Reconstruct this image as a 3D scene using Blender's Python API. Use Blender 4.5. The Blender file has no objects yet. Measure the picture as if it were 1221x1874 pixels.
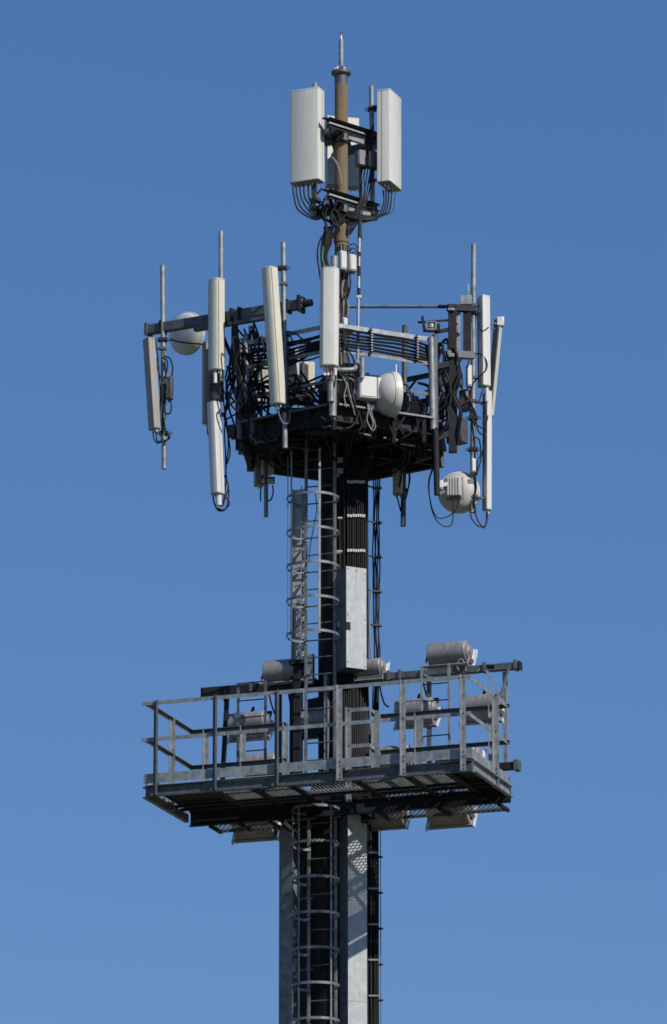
import bpy, math, random
from mathutils import Vector, Matrix
random.seed(7)
R = math.radians
S = bpy.context.scene
COL = S.collection

# ------------------------------------------------------------------ camera, sky, sun, exposure
CAMX, CAMD, CAMZ, PITCH, FOC = -0.132, 85.0, 1.6, R(16.0), 9724.0
cam_d = bpy.data.cameras.new("camera")
cam = bpy.data.objects.new("camera", cam_d); COL.objects.link(cam)
cam.location = (CAMX, -CAMD, CAMZ)
cam.rotation_euler = (math.pi/2 + PITCH, 0, 0)
cam_d.sensor_fit = 'VERTICAL'; cam_d.sensor_height = 36.0
cam_d.lens = 36.0*FOC/1874.0
cam_d.clip_start = 0.5; cam_d.clip_end = 20000
S.camera = cam
SUN_AZ, SUN_EL = 43.0, 37.0          # degrees to the right of the viewing direction's back, and above the horizon
w = bpy.data.worlds.new("World"); S.world = w; w.use_nodes = True
nt = w.node_tree; bg = nt.nodes['Background']
sky = nt.nodes.new('ShaderNodeTexSky'); sky.sky_type = 'NISHITA'; sky.sun_disc = False
sky.sun_elevation = R(SUN_EL); sky.sun_rotation = R(180-SUN_AZ)
sky.air_density = 1.0; sky.dust_density = 0.0; sky.ozone_density = 10.0; sky.altitude = 0
gam = nt.nodes.new('ShaderNodeGamma'); gam.inputs[1].default_value = .63      # clear dry air: flatter, bluer sky
hsv = nt.nodes.new('ShaderNodeHueSaturation'); hsv.inputs['Saturation'].default_value = 1.25; hsv.inputs['Hue'].default_value = .5125; hsv.inputs['Value'].default_value = 1.16
nt.links.new(sky.outputs[0], gam.inputs[0]); nt.links.new(gam.outputs[0], hsv.inputs['Color'])
nt.links.new(hsv.outputs[0], bg.inputs[0]); bg.inputs[1].default_value = 0.148
sun_d = bpy.data.lights.new("sun", 'SUN'); sun_d.energy = 4.3; sun_d.angle = R(0.53); sun_d.color = (1, .945, .85)
sun = bpy.data.objects.new("sun", sun_d); COL.objects.link(sun)
sdir = Vector((math.sin(R(SUN_AZ))*math.cos(R(SUN_EL)), -math.cos(R(SUN_AZ))*math.cos(R(SUN_EL)), math.sin(R(SUN_EL))))
sun.rotation_euler = sdir.to_track_quat('Z', 'Y').to_euler(); sun.location = sdir*60
S.view_settings.view_transform = 'Standard'; S.view_settings.look = 'None'
S.view_settings.exposure = 0.0; S.view_settings.gamma = 1.0
S.render.engine = 'CYCLES'; S.cycles.max_bounces = 6; S.cycles.filter_width = 1.65

# ------------------------------------------------------------------ measuring helpers
def P(px, py, d):
    """the point d metres in front of the mast's axis plane that the photo shows at px, py"""
    rx = (px-610.5)/FOC; ry = (937-py)/FOC
    dy = math.cos(PITCH)-ry*math.sin(PITCH); dz = math.sin(PITCH)+ry*math.cos(PITCH)
    t = (CAMD-d)/dy
    return Vector((CAMX+rx*t, -d, CAMZ+dz*t))
AW = R(19.2)                                   # the walkway, ladder and lamp beams share this heading
UX = Vector((math.cos(AW), -math.sin(AW), 0)); VX = Vector((math.sin(AW), math.cos(AW), 0))
Z = Vector((0, 0, 1))
def F(u, v, z): return UX*u+VX*v+Z*z
def fz(u, v, py): return P(625, py, -F(u, v, 0).y).z
def uF(px, v):
    u = 0.0
    for _ in range(6):
        p = F(u, v, 25); d = -p.y
        x = P(px, 1300, d).x
        u = (x-v*VX.x)/UX.x
    return u
def azv(a): return Vector((math.sin(R(a)), -math.cos(R(a)), 0))    # 0 faces the viewer, + turns to the right

# ------------------------------------------------------------------ materials
def mat(name, col, rough=.5, metal=0., var=.12, scale=6., streak=0., tint=None, bump=0., spec=.5):
    m = bpy.data.materials.new(name); m.use_nodes = True
    n = m.node_tree; b = n.nodes['Principled BSDF']
    b.inputs['Roughness'].default_value = rough; b.inputs['Metallic'].default_value = metal
    b.inputs['Specular IOR Level'].default_value = spec
    tc = n.nodes.new('ShaderNodeTexCoord')
    no = n.nodes.new('ShaderNodeTexNoise'); no.inputs['Scale'].default_value = scale; no.inputs['Detail'].default_value = 6
    n.links.new(tc.outputs['Object'], no.inputs['Vector'])
    cr = n.nodes.new('ShaderNodeValToRGB'); c = Vector(col)
    dark = c*(1-var) if tint is None else c.lerp(Vector(tint), .8)
    lite = c*(1+var)
    cr.color_ramp.elements[0].position = .3; cr.color_ramp.elements[1].position = .72
    cr.color_ramp.elements[0].color = (*dark, 1); cr.color_ramp.elements[1].color = (*[min(1, x) for x in lite], 1)
    n.links.new(no.outputs['Fac'], cr.inputs['Fac'])
    out = cr.outputs['Color']
    if streak > 0:
        mp = n.nodes.new('ShaderNodeMapping'); mp.inputs['Scale'].default_value = (22, 22, 1.1)
        n.links.new(tc.outputs['Object'], mp.inputs['Vector'])
        n2 = n.nodes.new('ShaderNodeTexNoise'); n2.inputs['Scale'].default_value = 1.6; n2.inputs['Detail'].default_value = 5
        n.links.new(mp.outputs[0], n2.inputs['Vector'])
        mr = n.nodes.new('ShaderNodeMapRange'); mr.inputs[1].default_value = .35; mr.inputs[2].default_value = .75
        mr.inputs[3].default_value = 1.0; mr.inputs[4].default_value = 1-streak
        n.links.new(n2.outputs['Fac'], mr.inputs[0])
        mx = n.nodes.new('ShaderNodeMix'); mx.data_type = 'RGBA'; mx.blend_type = 'MULTIPLY'; mx.inputs[0].default_value = 1
        n.links.new(out, mx.inputs[6]); n.links.new(mr.outputs[0], mx.inputs[7]); out = mx.outputs[2]
    n.links.new(out, b.inputs['Base Color'])
    rr = n.nodes.new('ShaderNodeMapRange'); rr.inputs[3].default_value = max(.05, rough-.12); rr.inputs[4].default_value = min(1, rough+.12)
    n.links.new(no.outputs['Fac'], rr.inputs[0]); n.links.new(rr.outputs[0], b.inputs['Roughness'])
    if bump > 0:
        bp = n.nodes.new('ShaderNodeBump'); bp.inputs['Strength'].default_value = bump; bp.inputs['Distance'].default_value = .01
        n.links.new(no.outputs['Fac'], bp.inputs['Height']); n.links.new(bp.outputs[0], b.inputs['Normal'])
    return m
M = {}
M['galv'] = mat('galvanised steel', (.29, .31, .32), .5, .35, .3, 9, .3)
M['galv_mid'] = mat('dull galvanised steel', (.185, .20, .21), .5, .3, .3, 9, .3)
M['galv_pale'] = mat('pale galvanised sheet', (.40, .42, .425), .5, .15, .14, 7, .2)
M['galv_dark'] = mat('weathered or shaded galvanised steel', (.108, .118, .130), .55, .25, .3, 8, .3)
M['steel_dark'] = mat('dark weathered or shaded steel', (.020, .022, .027), .65, .1, .3, 7, .2, spec=.25)
M['rust'] = mat('rusty pole paint', (.20, .135, .075), .8, .0, .22, 3.5, .3, tint=(.17, .14, .10), spec=.25)
M['shaft'] = mat('dark brown mast paint', (.018, .014, .012), .7, 0, .3, 4, .35, spec=.2)
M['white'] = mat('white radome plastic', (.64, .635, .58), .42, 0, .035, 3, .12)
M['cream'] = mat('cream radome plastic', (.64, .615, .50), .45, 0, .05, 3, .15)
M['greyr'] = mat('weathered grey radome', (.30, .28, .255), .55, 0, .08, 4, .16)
M['pure'] = mat('white enclosure paint', (.61, .60, .585), .4, 0, .03, 4, .06)
M['seam'] = mat('grey plastic trim', (.30, .295, .27), .5, 0, .08, 8)
M['black'] = mat('black cable sheath', (.009, .009, .010), .6, 0, .3, 12, spec=.25)
M['greyc'] = mat('grey cable sheath', (.22, .21, .19), .5, 0, .2, 12)
M['blackbox'] = mat('dark grey cast metal', (.075, .072, .078), .55, .1, .15, 8)
M['rru'] = mat('mauve grey radio casing', (.20, .19, .21), .5, 0, .1, 6, .1)
M['alu'] = mat('weathered cast aluminium', (.35, .33, .335), .48, .35, .25, 5, .35)
M['alu_lite'] = mat('bright aluminium trim', (.68, .67, .66), .4, .2, .08, 9)
M['dishgrey'] = mat('shade grey dish paint', (.50, .47, .47), .5, 0, .08, 3, .12)  # grey shading of the dish backs is mixed into this colour
M['glass'] = mat('lamp glass', (.05, .06, .07), .08, 0, .05, 3)
M['clip'] = mat('white plastic clip', (.50, .48, .47), .5, 0, .12, 20)
M['green'] = mat('green earth wire', (.05, .22, .10), .5, 0, .15, 12)
M['copper'] = mat('reddish connector', (.34, .10, .06), .45, .3, .15, 10)
M['concrete'] = mat('concrete', (.33, .32, .30), .85, 0, .15, 5, 0)
M['ground'] = mat('dry grass and gravel', (.10, .105, .06), .95, 0, .4, .35, 0, bump=.3)

# ------------------------------------------------------------------ mesh builder
class MB:
    def __init__(s, X=None): s.v = []; s.f = []; s.X = X
    def add(s, vs, fs):
        o = len(s.v)
        s.v += [(s.X @ Vector(p)) if s.X is not None else Vector(p) for p in vs]
        s.f += [[i+o for i in f] for f in fs]
        return s
    def box(s, c, size, ax=None):
        c = Vector(c); ex, ey, ez = ax or (Vector((1, 0, 0)), Vector((0, 1, 0)), Z)
        a, b, h = size[0]/2, size[1]/2, size[2]/2
        vs = [c+ex*(i*a)+ey*(j*b)+ez*(k*h) for k in (-1, 1) for j in (-1, 1) for i in (-1, 1)]
        return s.add(vs, [(0, 2, 3, 1), (4, 5, 7, 6), (0, 1, 5, 4), (2, 6, 7, 3), (0, 4, 6, 2), (1, 3, 7, 5)])
    def sweep(s, p, q, prof, up=Z, flip=1):
        """prismatic bar from p to q; prof is a list of (side, up) in metres"""
        p = Vector(p); q = Vector(q); t = (q-p).normalized()
        side = t.cross(up)
        if side.length < 1e-4: side = t.cross(Vector((0, 1, 0)))
        side.normalize(); u2 = side.cross(t).normalized(); side = side*flip
        n = len(prof)
        vs = [p+side*a+u2*b for a, b in prof]+[q+side*a+u2*b for a, b in prof]
        fs = [(i, (i+1) % n, n+(i+1) % n, n+i) for i in range(n)]
        fs += [tuple(range(n-1, -1, -1)), tuple(range(n, 2*n))]
        return s.add(vs, fs)
    def bar(s, p, q, wd, h, up=Z):
        return s.sweep(p, q, [(-wd/2, -h/2), (wd/2, -h/2), (wd/2, h/2), (-wd/2, h/2)], up)
    def ell(s, p, q, wd=.06, h=.06, t=.008, flip=1, up=Z):      # L section, corner at top
        return s.sweep(p, q, [(0, 0), (wd, 0), (wd, -t), (t, -t), (t, -h), (0, -h)], up, flip)
    def chan(s, p, q, dp=.08, h=.18, t=.012, flip=1, up=Z):     # C section, open on the +side
        return s.sweep(p, q, [(0, 0), (dp, 0), (dp, -t), (t, -t), (t, -h+t), (dp, -h+t), (dp, -h), (0, -h)], up, flip)
    def tube(s, pts, r, n=8, cap=True):
        pts = [Vector(p) for p in pts]; k = len(pts); vs = []; fs = []
        t0 = (pts[1]-pts[0]).normalized()
        a = t0.cross(Z if abs(t0.z) < .9 else Vector((1, 0, 0))).normalized()
        for i, p in enumerate(pts):
            t = (pts[min(i+1, k-1)]-pts[max(i-1, 0)])
            if t.length < 1e-9: t = t0
            t.normalize(); a = (a-t*a.dot(t))
            if a.length < 1e-6: a = t.orthogonal()
            a.normalize(); b = t.cross(a)
            rr = r[i] if isinstance(r, (list, tuple)) else r
            vs += [p+a*(rr*math.cos(2*math.pi*j/n))+b*(rr*math.sin(2*math.pi*j/n)) for j in range(n)]
        for i in range(k-1):
            fs += [(i*n+j, i*n+(j+1) % n, (i+1)*n+(j+1) % n, (i+1)*n+j) for j in range(n)]
        if cap: fs += [tuple(range(n-1, -1, -1)), tuple(range((k-1)*n, k*n))]
        return s.add(vs, fs)
    def cyl(s, p, q, r, r2=None, n=16): return s.tube([p, q], [r, r if r2 is None else r2], n)
    def lathe(s, prof, o, ax, n=32, close=False):
        """prof: (radius, distance along ax)"""
        o = Vector(o); ax = Vector(ax).normalized(); a = ax.orthogonal().normalized(); b = ax.cross(a)
        vs = []; fs = []; k = len(prof)
        for r, h in prof:
            vs += [o+ax*h+a*(r*math.cos(2*math.pi*j/n))+b*(r*math.sin(2*math.pi*j/n)) for j in range(n)]
        for i in range(k if close else k-1):
            i2 = (i+1) % k
            fs += [(i*n+j, i*n+(j+1) % n, i2*n+(j+1) % n, i2*n+j) for j in range(n)]
        if not close: fs += [tuple(range(n-1, -1, -1)), tuple(range((k-1)*n, k*n))]
        return s.add(vs, fs)
    def build(s, name, m, parent=None, bev=0., seg=2, smooth=True):
        o0 = Vector((0, 0, 0)); p = parent
        while p is not None: o0 = o0+p.location; p = p.parent
        me = bpy.data.meshes.new(name)
        base = Vector((0, 0, 0))
        if parent is None and s.v:
            base = sum(s.v, Vector((0, 0, 0)))/len(s.v); base.z = min(v.z for v in s.v)
        me.from_pydata([tuple(v-o0-base) for v in s.v], [], s.f); me.update()
        import bmesh
        bm = bmesh.new(); bm.from_mesh(me); bmesh.ops.recalc_face_normals(bm, faces=bm.faces); bm.to_mesh(me); bm.free()
        if smooth:
            me.shade_smooth(); me.set_sharp_from_angle(angle=R(38))
        me.materials.append(M[m])
        o = bpy.data.objects.new(name, me); COL.objects.link(o); o.location = base
        if parent is not None: o.parent = parent; o.location = (0, 0, 0)
        if bev > 0:
            b = o.modifiers.new('bevel', 'BEVEL'); b.width = bev; b.segments = seg; b.limit_method = 'ANGLE'; b.angle_limit = R(40)
        return o
def tag(o, label, cat, group=None, kind=None):
    if label: o['label'] = label
    if cat: o['category'] = cat
    if group: o['group'] = group
    if kind: o['kind'] = kind
    return o
def thing(name, label, cat, loc=(0, 0, 0), group=None):
    o = bpy.data.objects.new(name, None); COL.objects.link(o); o.location = loc; o.empty_display_size = .1
    return tag(o, label, cat, group)
def spline(pts, m=7):
    pts = [Vector(p) for p in pts]
    if len(pts) < 3: return pts
    q = [pts[0]*2-pts[1]]+pts+[pts[-1]*2-pts[-2]]; out = []
    for i in range(1, len(q)-2):
        a, b, c, d = q[i-1:i+3]
        for j in range(m):
            t = j/m
            out.append(((b*2)+(c-a)*t+(a*2-b*5+c*4-d)*t*t+(b*3-a-c*3+d)*t*t*t)*.5)
    return out+[pts[-1]]
def cable(label, pts, r=.012, m='black', group=None, world=False, cat='cable', n=6):
    if r < .0135: r *= 1.25
    w_ = [Vector(p) for p in pts] if world else [P(*p) for p in pts]
    return tag(MB().tube(spline(w_), r, n).build('cable', m), label, cat, group)

# ------------------------------------------------------------------ ground
g = MB()
N = 24
vs = [((i/N-.5)*16000, (j/N-.5)*16000, 0) for j in range(N+1) for i in range(N+1)]
g.add(vs, [(j*(N+1)+i, j*(N+1)+i+1, (j+1)*(N+1)+i+1, (j+1)*(N+1)+i) for j in range(N) for i in range(N)])
go = g.build('ground', 'ground', smooth=False); go['kind'] = 'structure'

# ------------------------------------------------------------------ the mast
def zc(py, d=0.): return P(625, py, d).z
ax = lambda py: Vector((0, 0, zc(py)))
mast = thing('mast', 'tall tubular mast with dark lower shaft and rusty brown top pole', 'mast')
MB().lathe([(.70, 0.3), (.56, .6), (.55, zc(1560)), (.54, zc(1475)), (.50, zc(1440)), (.40, zc(1432))], (0, 0, 0), Z, 40).build('lower_shaft', 'shaft', mast)
MB().lathe([(.385, zc(1431)), (.385, zc(700)), (.30, zc(690)), (.15, zc(689))], (0, 0, 0), Z, 40).build('upper_shaft', 'shaft', mast)
mp = MB().lathe([(.116, zc(692)), (.113, zc(400)), (.112, zc(138))], (0, 0, 0), Z, 32).build('top_pole', 'rust', mast)
MB().lathe([(.128, zc(445)), (.13, zc(443)), (.13, zc(437)), (.128, zc(435))], (0, 0, 0), Z, 32).build('pole_sleeve', 'rust', mast)
MB().lathe([(.112, zc(156)), (.118, zc(140)), (.16, zc(137)), (.168, zc(136)), (.168, zc(131.5)), (.155, zc(130.5))], (0, 0, 0), Z, 32).build('top_flange', 'galv_dark', mast)
MB().box((0, 0, .15), (2.6, 2.6, .3)).build('base_block', 'concrete', mast)
rod = thing('lightning_rod', 'slim grey lightning rod with spiky crown on the pole top', 'lightning rod', (0, 0, zc(131)))
MB().cyl(ax(131), ax(73), .045, .042, 14).build('rod', 'galv', rod)
MB().cyl(ax(74), ax(63), .018, .012, 10).build('tip', 'alu_lite', rod)
k = MB()
for a in range(8):
    t = 2*math.pi*a/8
    k.cyl(ax(66), ax(57)+Vector((math.cos(t)*.05, math.sin(t)*.05, random.uniform(-.02, .03))), .005, .002, 5)
k.build('spike_crown', 'copper', rod)
k = MB()
for a in (20, 110, 200, 290):
    e = azv(a)
    k.sweep(ax(130)+e*.03, ax(130)+e*.13, [(-.005, 0), (.005, 0), (.005, .02), (-.005, .02)])
    k.add([ax(130)+e*.04+e.cross(Z)*s*.005+Z*h for s in (-1, 1) for h in (0, .1)]+[ax(130)+e*.13+e.cross(Z)*s*.005+Z*.02 for s in (-1, 1)],
          [(0, 1, 4), (2, 5, 3), (0, 4, 5, 2), (1, 3, 5, 4), (0, 2, 3, 1)])
k.build('gusset', 'galv', rod)

# ------------------------------------------------------------------ generic pieces
def pipe(label, px0, py0, px1, py1, d0, d1=None, r=.04, m='galv', name='mounting_pipe', cat='pipe', group=None, cap=True):
    a = P(px0, py0, d0); b = P(px1, py1, d0 if d1 is None else d1)
    o = thing(name, label, cat, b, group)
    t = (a-b).normalized()
    q = MB().cyl(b, a-t*.012, r, r, 16).build('tube', m, o)
    MB().lathe([(r*.98, 0), (r*1.06, .002), (r*1.06, .012), (r*.8, .02)], a-t*.012, t, 16).build('end_cap', m, o)
    return o
def antenna(label, top, bot, dep, W, D, az, prof='flat', m='white', pipe_at=None, ncon=4, seam=True, capm=None, tilt=0, brk=True, name='panel_antenna', conn=True, group=None, capb=None, chassis=None):
    """top/bot: photo points of the middle of the two ends; dep: distance of the centre; tilt: extra depth at the top"""
    t = P(top[0], top[1], dep+tilt); b = P(bot[0], bot[1], dep)
    ez = (t-b).normalized(); n = azv(az); n = (n-ez*n.dot(ez)).normalized(); ex = ez.cross(n).normalized()*-1
    H = (t-b).length
    o = thing(name, label, 'antenna', b, group)
    h, f = W/2, D/2
    if prof == 'flat':
        c = min(W, D)*.14
        pr = [(-h, -f), (-h, f-c), (-h+c*.35, f-c*.3), (-h+c, f), (h-c, f), (h-c*.35, f-c*.3), (h, f-c), (h, -f)]
    elif prof == 'facet':
        pr = [(-h, -f), (-h, -f*.1), (-h*.93, f*.15), (-h*.62, f*.95), (-h*.5, f), (h*.5, f), (h*.62, f*.95), (h*.93, f*.15), (h, -f*.1), (h, -f)]
    else:
        pr = [(-h, -f), (-h, f*.5), (-h*.965, f*.5)]+[(-h*.965*math.cos(math.pi*i/12), f*.52+f*.48*math.sin(math.pi*i/12)) for i in range(13)]+[(h*.965, f*.5), (h, f*.5), (h, -f)]
    def ext(z0, z1, s0, s1, mm, nm, par):
        k = len(pr)
        vs = [b+ex*(x*s0)+n*(y*s0)+ez*z0 for x, y in pr]+[b+ex*(x*s1)+n*(y*s1)+ez*z1 for x, y in pr]
        fs = [(i, (i+1) % k, k+(i+1) % k, k+i) for i in range(k)]+[tuple(range(k-1, -1, -1)), tuple(range(k, 2*k))]
        return MB().add(vs, fs).build(nm, mm, par, bev=.004)
    ext(.018, H-.018, 1, 1, m, 'radome', o)
    cm = capm or m
    ext(H-.017, H, 1.03, 1.0, cm, 'top_cap', o)
    ext(0, .017, 1.0, 1.03, capb or 'seam', 'bottom_cap', o)
    if seam:
        s = MB()
        for sg in (-1, 1):
            if prof == 'curve':
                s.box(b+ex*(sg*(h-.004))+n*(f*.53)+ez*(H/2), (.012, .016, H-.05), (ex, n, ez))
            else:
                s.box(b+ex*(sg*(h+.001))+n*(-f*.25)+ez*(H/2), (.006, .010, H-.05), (ex, n, ez))
        s.build('seam_strip', 'seam', o)
    if prof == 'curve':
        MB().box(b-n*(f+.008)+ez*(H/2), (W*.9, .014, H-.06), (ex, n, ez)).build('back_plate', 'galv', o)
    if chassis:
        MB().box(b-n*(f+chassis/2)+ez*(H/2), (W*.8, chassis, H-.03), (ex, n, ez)).build('chassis', 'blackbox', o, bev=.004)
    if conn:
        cn = MB()
        for i in range(ncon):
            q = b+ex*((i+.5)/ncon-.5)*W*.8-n*(f*.1*((-1)**i))
            cn.cyl(q, q-ez*.05, .014, .011, 8)
        cn.build('connectors', 'alu_lite', o)
    if pipe_at is not None and brk:
        for fr in (.1, .9):
            q = b+ez*(H*fr); a0 = q-n*f
            pp = Vector((pipe_at[0], pipe_at[1], a0.z))
            k = MB(); sd = (pp-a0); sd.z = 0
            if sd.length > .03:
                k.bar(a0, pp, .05, .035)
            k.box(pp, (.11, .11, .05)); 
            pc = MB(k.X); pc.v = k.v; pc.f = k.f
            pc.build('bracket', 'galv_dark', o, bev=.004)
    return o
def enclosure(label, c, size, az, m='pure', name='radio_unit', cat='radio unit', tilt=0, fins=False, lip=True, group=None):
    """c = centre (world)"""
    n = azv(az); ex = Z.cross(n)*-1; ez = Z
    o = thing(name, label, cat, c-Z*size[2]/2, group)
    MB().box(c, size, (ex, n, ez)).build('casing', m, o, bev=.012)
    if fins:
        k = MB()
        q = int(size[0]/.03)
        for i in range(q):
            k.box(c+ex*((i+.5)/q-.5)*size[0]*.9-n*(size[1]/2+.012), (.006, .03, size[2]*.86), (ex, n, ez))
        k.build('cooling_fins', m, o)
    if lip:
        MB().box(c+n*(size[1]/2+.006), (size[0]*.86, .012, size[2]*.86), (ex, n, ez)).build('cover', m, o, bev=.005)
    k = MB()
    for i in range(3):
        q = c-ez*(size[2]/2)+ex*((i+.5)/3-.5)*size[0]*.7
        k.cyl(q+ez*.002, q-ez*.035, .011, .009, 8)
    k.build('cable_glands', 'blackbox', o)
    return o

# ------------------------------------------------------------------ top array: three big panels round the pole
pipe('short grey pipe end poking up behind the big left top panel', 577, 153, 577, 398, -.02, r=.042)
pipe('grey pipe rising to the left of the right top panel', 680, 158, 682, 403, -.30, r=.042)
pipe('grey pipe hidden behind the rusty pole carrying the rear top panel', 629, 232, 629, 396, -.86, r=.035)
A1 = P(577, 300, -.02); A2 = P(681, 300, -.30); A3 = P(629, 300, -.86)
antenna('broad white panel antenna at the top left of the pole, the largest of all', (562, 166.5), (562, 335.5), .13, .54, .235, -25, 'flat', 'white', A1, 6)
antenna('white panel antenna at the top right of the pole seen edge on', (713, 173), (713, 342), -.12, .56, .235, 68, 'flat', 'white', A2, 5)
antenna('cream panel antenna half hidden behind the rusty top pole', (626, 217), (626, 344), -1.08, .56, .18, 194, 'flat', 'white', A3, 4, brk=True)
for nm, dy in (('upper', 0), ('lower', 131)):
    br = thing('antenna_bracket', 'triangular steel bracket frame clamped to the rusty pole, the %s of the two' % nm, 'bracket', (0, 0, zc(262+dy)))
    a = P(598, 216+dy, .38); b = P(690, 252+dy, -.36); c = P(620, 263+dy, -.84); b.z = a.z-.02; c.z = a.z-.01
    k = MB(); k.chan(a, b, .09, .13, .012, 1); k.build('front_channel', 'steel_dark', br, bev=.003)
    dn = Vector((-.35, -.6, 0)).normalized()
    MB().bar(a.lerp(b, .08)+dn*.055-Z*.105, a.lerp(b, .80)+dn*.055-Z*.105, .02, .09).build('lower_lip', 'galv_pale', br, bev=.003)
    MB().bar(a.lerp(b, -.06)-Z*.01, a.lerp(b, .92)-Z*.01, .10, .018).build('top_plate', 'galv_dark', br)
    MB().bar(a-Z*.17, c-Z*.17, .06, .16).build('left_beam', 'galv_dark', br, bev=.004)
    MB().bar(b-Z*.18, c-Z*.18, .06, .15).build('rear_beam', 'galv_dark', br, bev=.004)
    MB().bar(Vector((.02, -.1, a.z-.17)), b-Z*.2, .07, .16).build('spoke', 'galv', br, bev=.004)
    MB().bar(Vector((-.1, .02, a.z-.17)), P(577, 262+dy, -.02), .06, .2).build('spoke', 'galv_dark', br, bev=.004)
    zz = a.z-.33
    MB().lathe([(.117, zz), (.142, zz), (.142, zz+.13), (.117, zz+.13)], (0, 0, 0), Z, 28, True).build('clamp_ring', 'steel_dark', br, bev=.004)
    k = MB()
    for t in (20, 140, 260):
        e = azv(t); k.box(e*.17+Z*(zz+.065), (.06, .09, .12), (Z.cross(e), e, Z)); k.cyl(e*.19+Z*(zz+.03)-e.cross(Z)*.06, e*.19+Z*(zz+.03)+e.cross(Z)*.06, .012, n=8)
    k.build('clamp_ears', 'blackbox', br)
    k = MB()
    for q, e in ((A1, -29), (A2, 68), (A3, 192)):
        for dz in (-.05, -.2):
            k.box(Vector((q.x, q.y, a.z+dz)), (.17, .13, .07), (azv(e+90), azv(e), Z))
            for s in (-1, 1):
                o_ = Vector((q.x, q.y, a.z+dz))+azv(e+90)*s*.06
                k.cyl(o_-azv(e)*.13, o_+azv(e)*.13, .009, n=6)
    k.build('pipe_clamps', 'blackbox', br, bev=.003)
    MB().lathe([(0.03, 0), (.032, .01), (.02, .02)], b.lerp(a, .12)+dn*.07-Z*.22, dn, 12).build('bolt', 'alu_lite', br)
    k = MB(); 
    for q in (.25, .5, .7): k.bar(a.lerp(b, q)-Z*.12, Vector((0, 0, a.z-.27))+(a.lerp(b, q)-Vector((0, 0, a.z)))*.3, .04, .05)
    k.build('gusset', 'steel_dark', br)
enclosure('mauve grey radio box hung in the top array by the right panel', P(668, 292, -.2), (.17, .3, .27), -62, 'rru', fins=True)
enclosure('darker grey radio box beside the pipe of the right top panel', P(684, 294, -.12), (.12, .2, .30), -20, 'blackbox', fins=True)
enclosure('flat grey plate box between the left top panel and the rusty pole', P(603, 250, -.35), (.22, .08, .30), -40, 'galv', name='junction_box', cat='box', lip=False)
# jumpers below the top array
GT = 'black jumper cables under the left top panel'
for i, x in enumerate((536, 542, 549, 556, 564, 571, 575)):
    j = i*.9
    cable('black jumper cable looping from the left top panel to the pole', [(x, 340-i*.8, .16), (x+2, 358+i, .2), (x+10+j, 384-i*2, .24), (574+j, 401-i*3, .2), (590+j, 400-i*1.5, .22), (598-j*.4, 420, .20), (592+j*1.3, 446, .17), (590+j, 478, .14)], .0125, group=GT)
GT = 'black jumper cables under the right top panel'
for i, x in enumerate((701, 706, 711, 717, 724)):
    cable('black jumper cable looping from the right top panel to the pole', [(x, 348, -.15), (x+2-i, 368, -.12), (x-4-i*.6, 388, -.1), (690+i, 400-i*1.2, .0), (668, 402-i*2, .1), (648, 399-i*3, .15), (634, 395-i*2, .16)], .0115 if i < 4 else .005, group=GT)
GT = 'black cables hanging inside the top array'
for i in range(10):
    x = 600+random.uniform(-12, 20); d = random.uniform(.08, .34)
    cable('black cable tangled under the lower top bracket', [(x, 348+random.uniform(-5, 14), d), (x+random.uniform(-22, 10), 372, d), (x+random.uniform(-14, 14), 396, d), (606+random.uniform(-8, 16), 420, .16), (600+random.uniform(-9, 9), 448, .15)], .012, group=GT)
for i in range(5):
    x = 664+i*5
    cable('black cable tangled under the lower top bracket', [(x, 305, -.2), (x-3, 325, -.15), (x+random.uniform(-8, 6), 345, -.1), (660+i*3, 366, 0), (640+i*4, 405, .1), (636+i, 430, .12)], .0095, group=GT)
for i in range(4):
    cable('black cable tangled under the lower top bracket', [(672+i*3, 283, -.1), (671+i*3, 262, -.12), (676+i, 245, -.16), (684, 228, -.2)], .010, group=GT)
cable('grey cable arcing across the rusty pole between the brackets', [(608, 288, .2), (616, 298, .19), (622, 315, .18), (625, 338, .16)], .012, 'greyc')
for i in range(3):
    cable('black tape loops wound round the rusty pole below the top bracket', [(611, 392+i*5, .06), (616, 398+i*5, .14), (626, 399+i*4, .15), (636, 394+i*3, .1), (640, 390+i*3, .02)], .011, group='tape loops round the rusty pole')

# ------------------------------------------------------------------ middle of the pole
enclosure('narrow white enclosure strapped to the pole above the cream centre panel', P(625, 478, .3), (.12, .16, .33), 30, 'pure')
enclosure('square white enclosure on the right of the pole above the railing', P(643.5, 483, .22), (.17, .17, .29), 33, 'pure')
enclosure('slim white enclosure hanging against the pole just over the railing', P(630, 598, .40), (.09, .10, .30), 30, 'pure')
GT = 'black cables bundled down the left of the rusty pole'
for i in range(13):
    x = 588+i*1.55
    cable('black cable in the loose bundle left of the rusty pole', [(598+random.uniform(-6, 10), 415, .15), (x+random.uniform(-3, 3), 440, .16), (x-5+random.uniform(-4, 4), 468, .18), (x-2+random.uniform(-4, 4), 500, .18), (x+2+random.uniform(-3, 3), 560, .2), (x+6+random.uniform(-5, 5), 640, .24), (x+12, 720, .4)], .0125, group=GT)
GT = 'dark cables tangled below the white pole boxes'
for i in range(12):
    x = 620+i*1.4
    cable('dark cable tangled down the pole below the white boxes', [(x+random.uniform(-2, 8), 440+random.uniform(0, 30), .14), (x+random.uniform(-2, 8), 500, .16), (x+random.uniform(-5, 9), 530, .2), (x+random.uniform(-5, 5), 560, .17), (x+random.uniform(-4, 4), 600, .2), (x+random.uniform(-4, 8), 660, .3), (x+8, 730, .42)], .0105, 'black' if i % 3 else 'greyc', group=GT)
GT = 'thin leads curling off the right of the pole'
for i in range(5):
    y = 452+i*9
    cable('thin black lead curling from the pole to the thin conduit', [(632, y, .16), (640, y-3, .18), (648, y-6-i, .25), (654, y+1, .28), (657, y+12, .3)], .007, group=GT)
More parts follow.
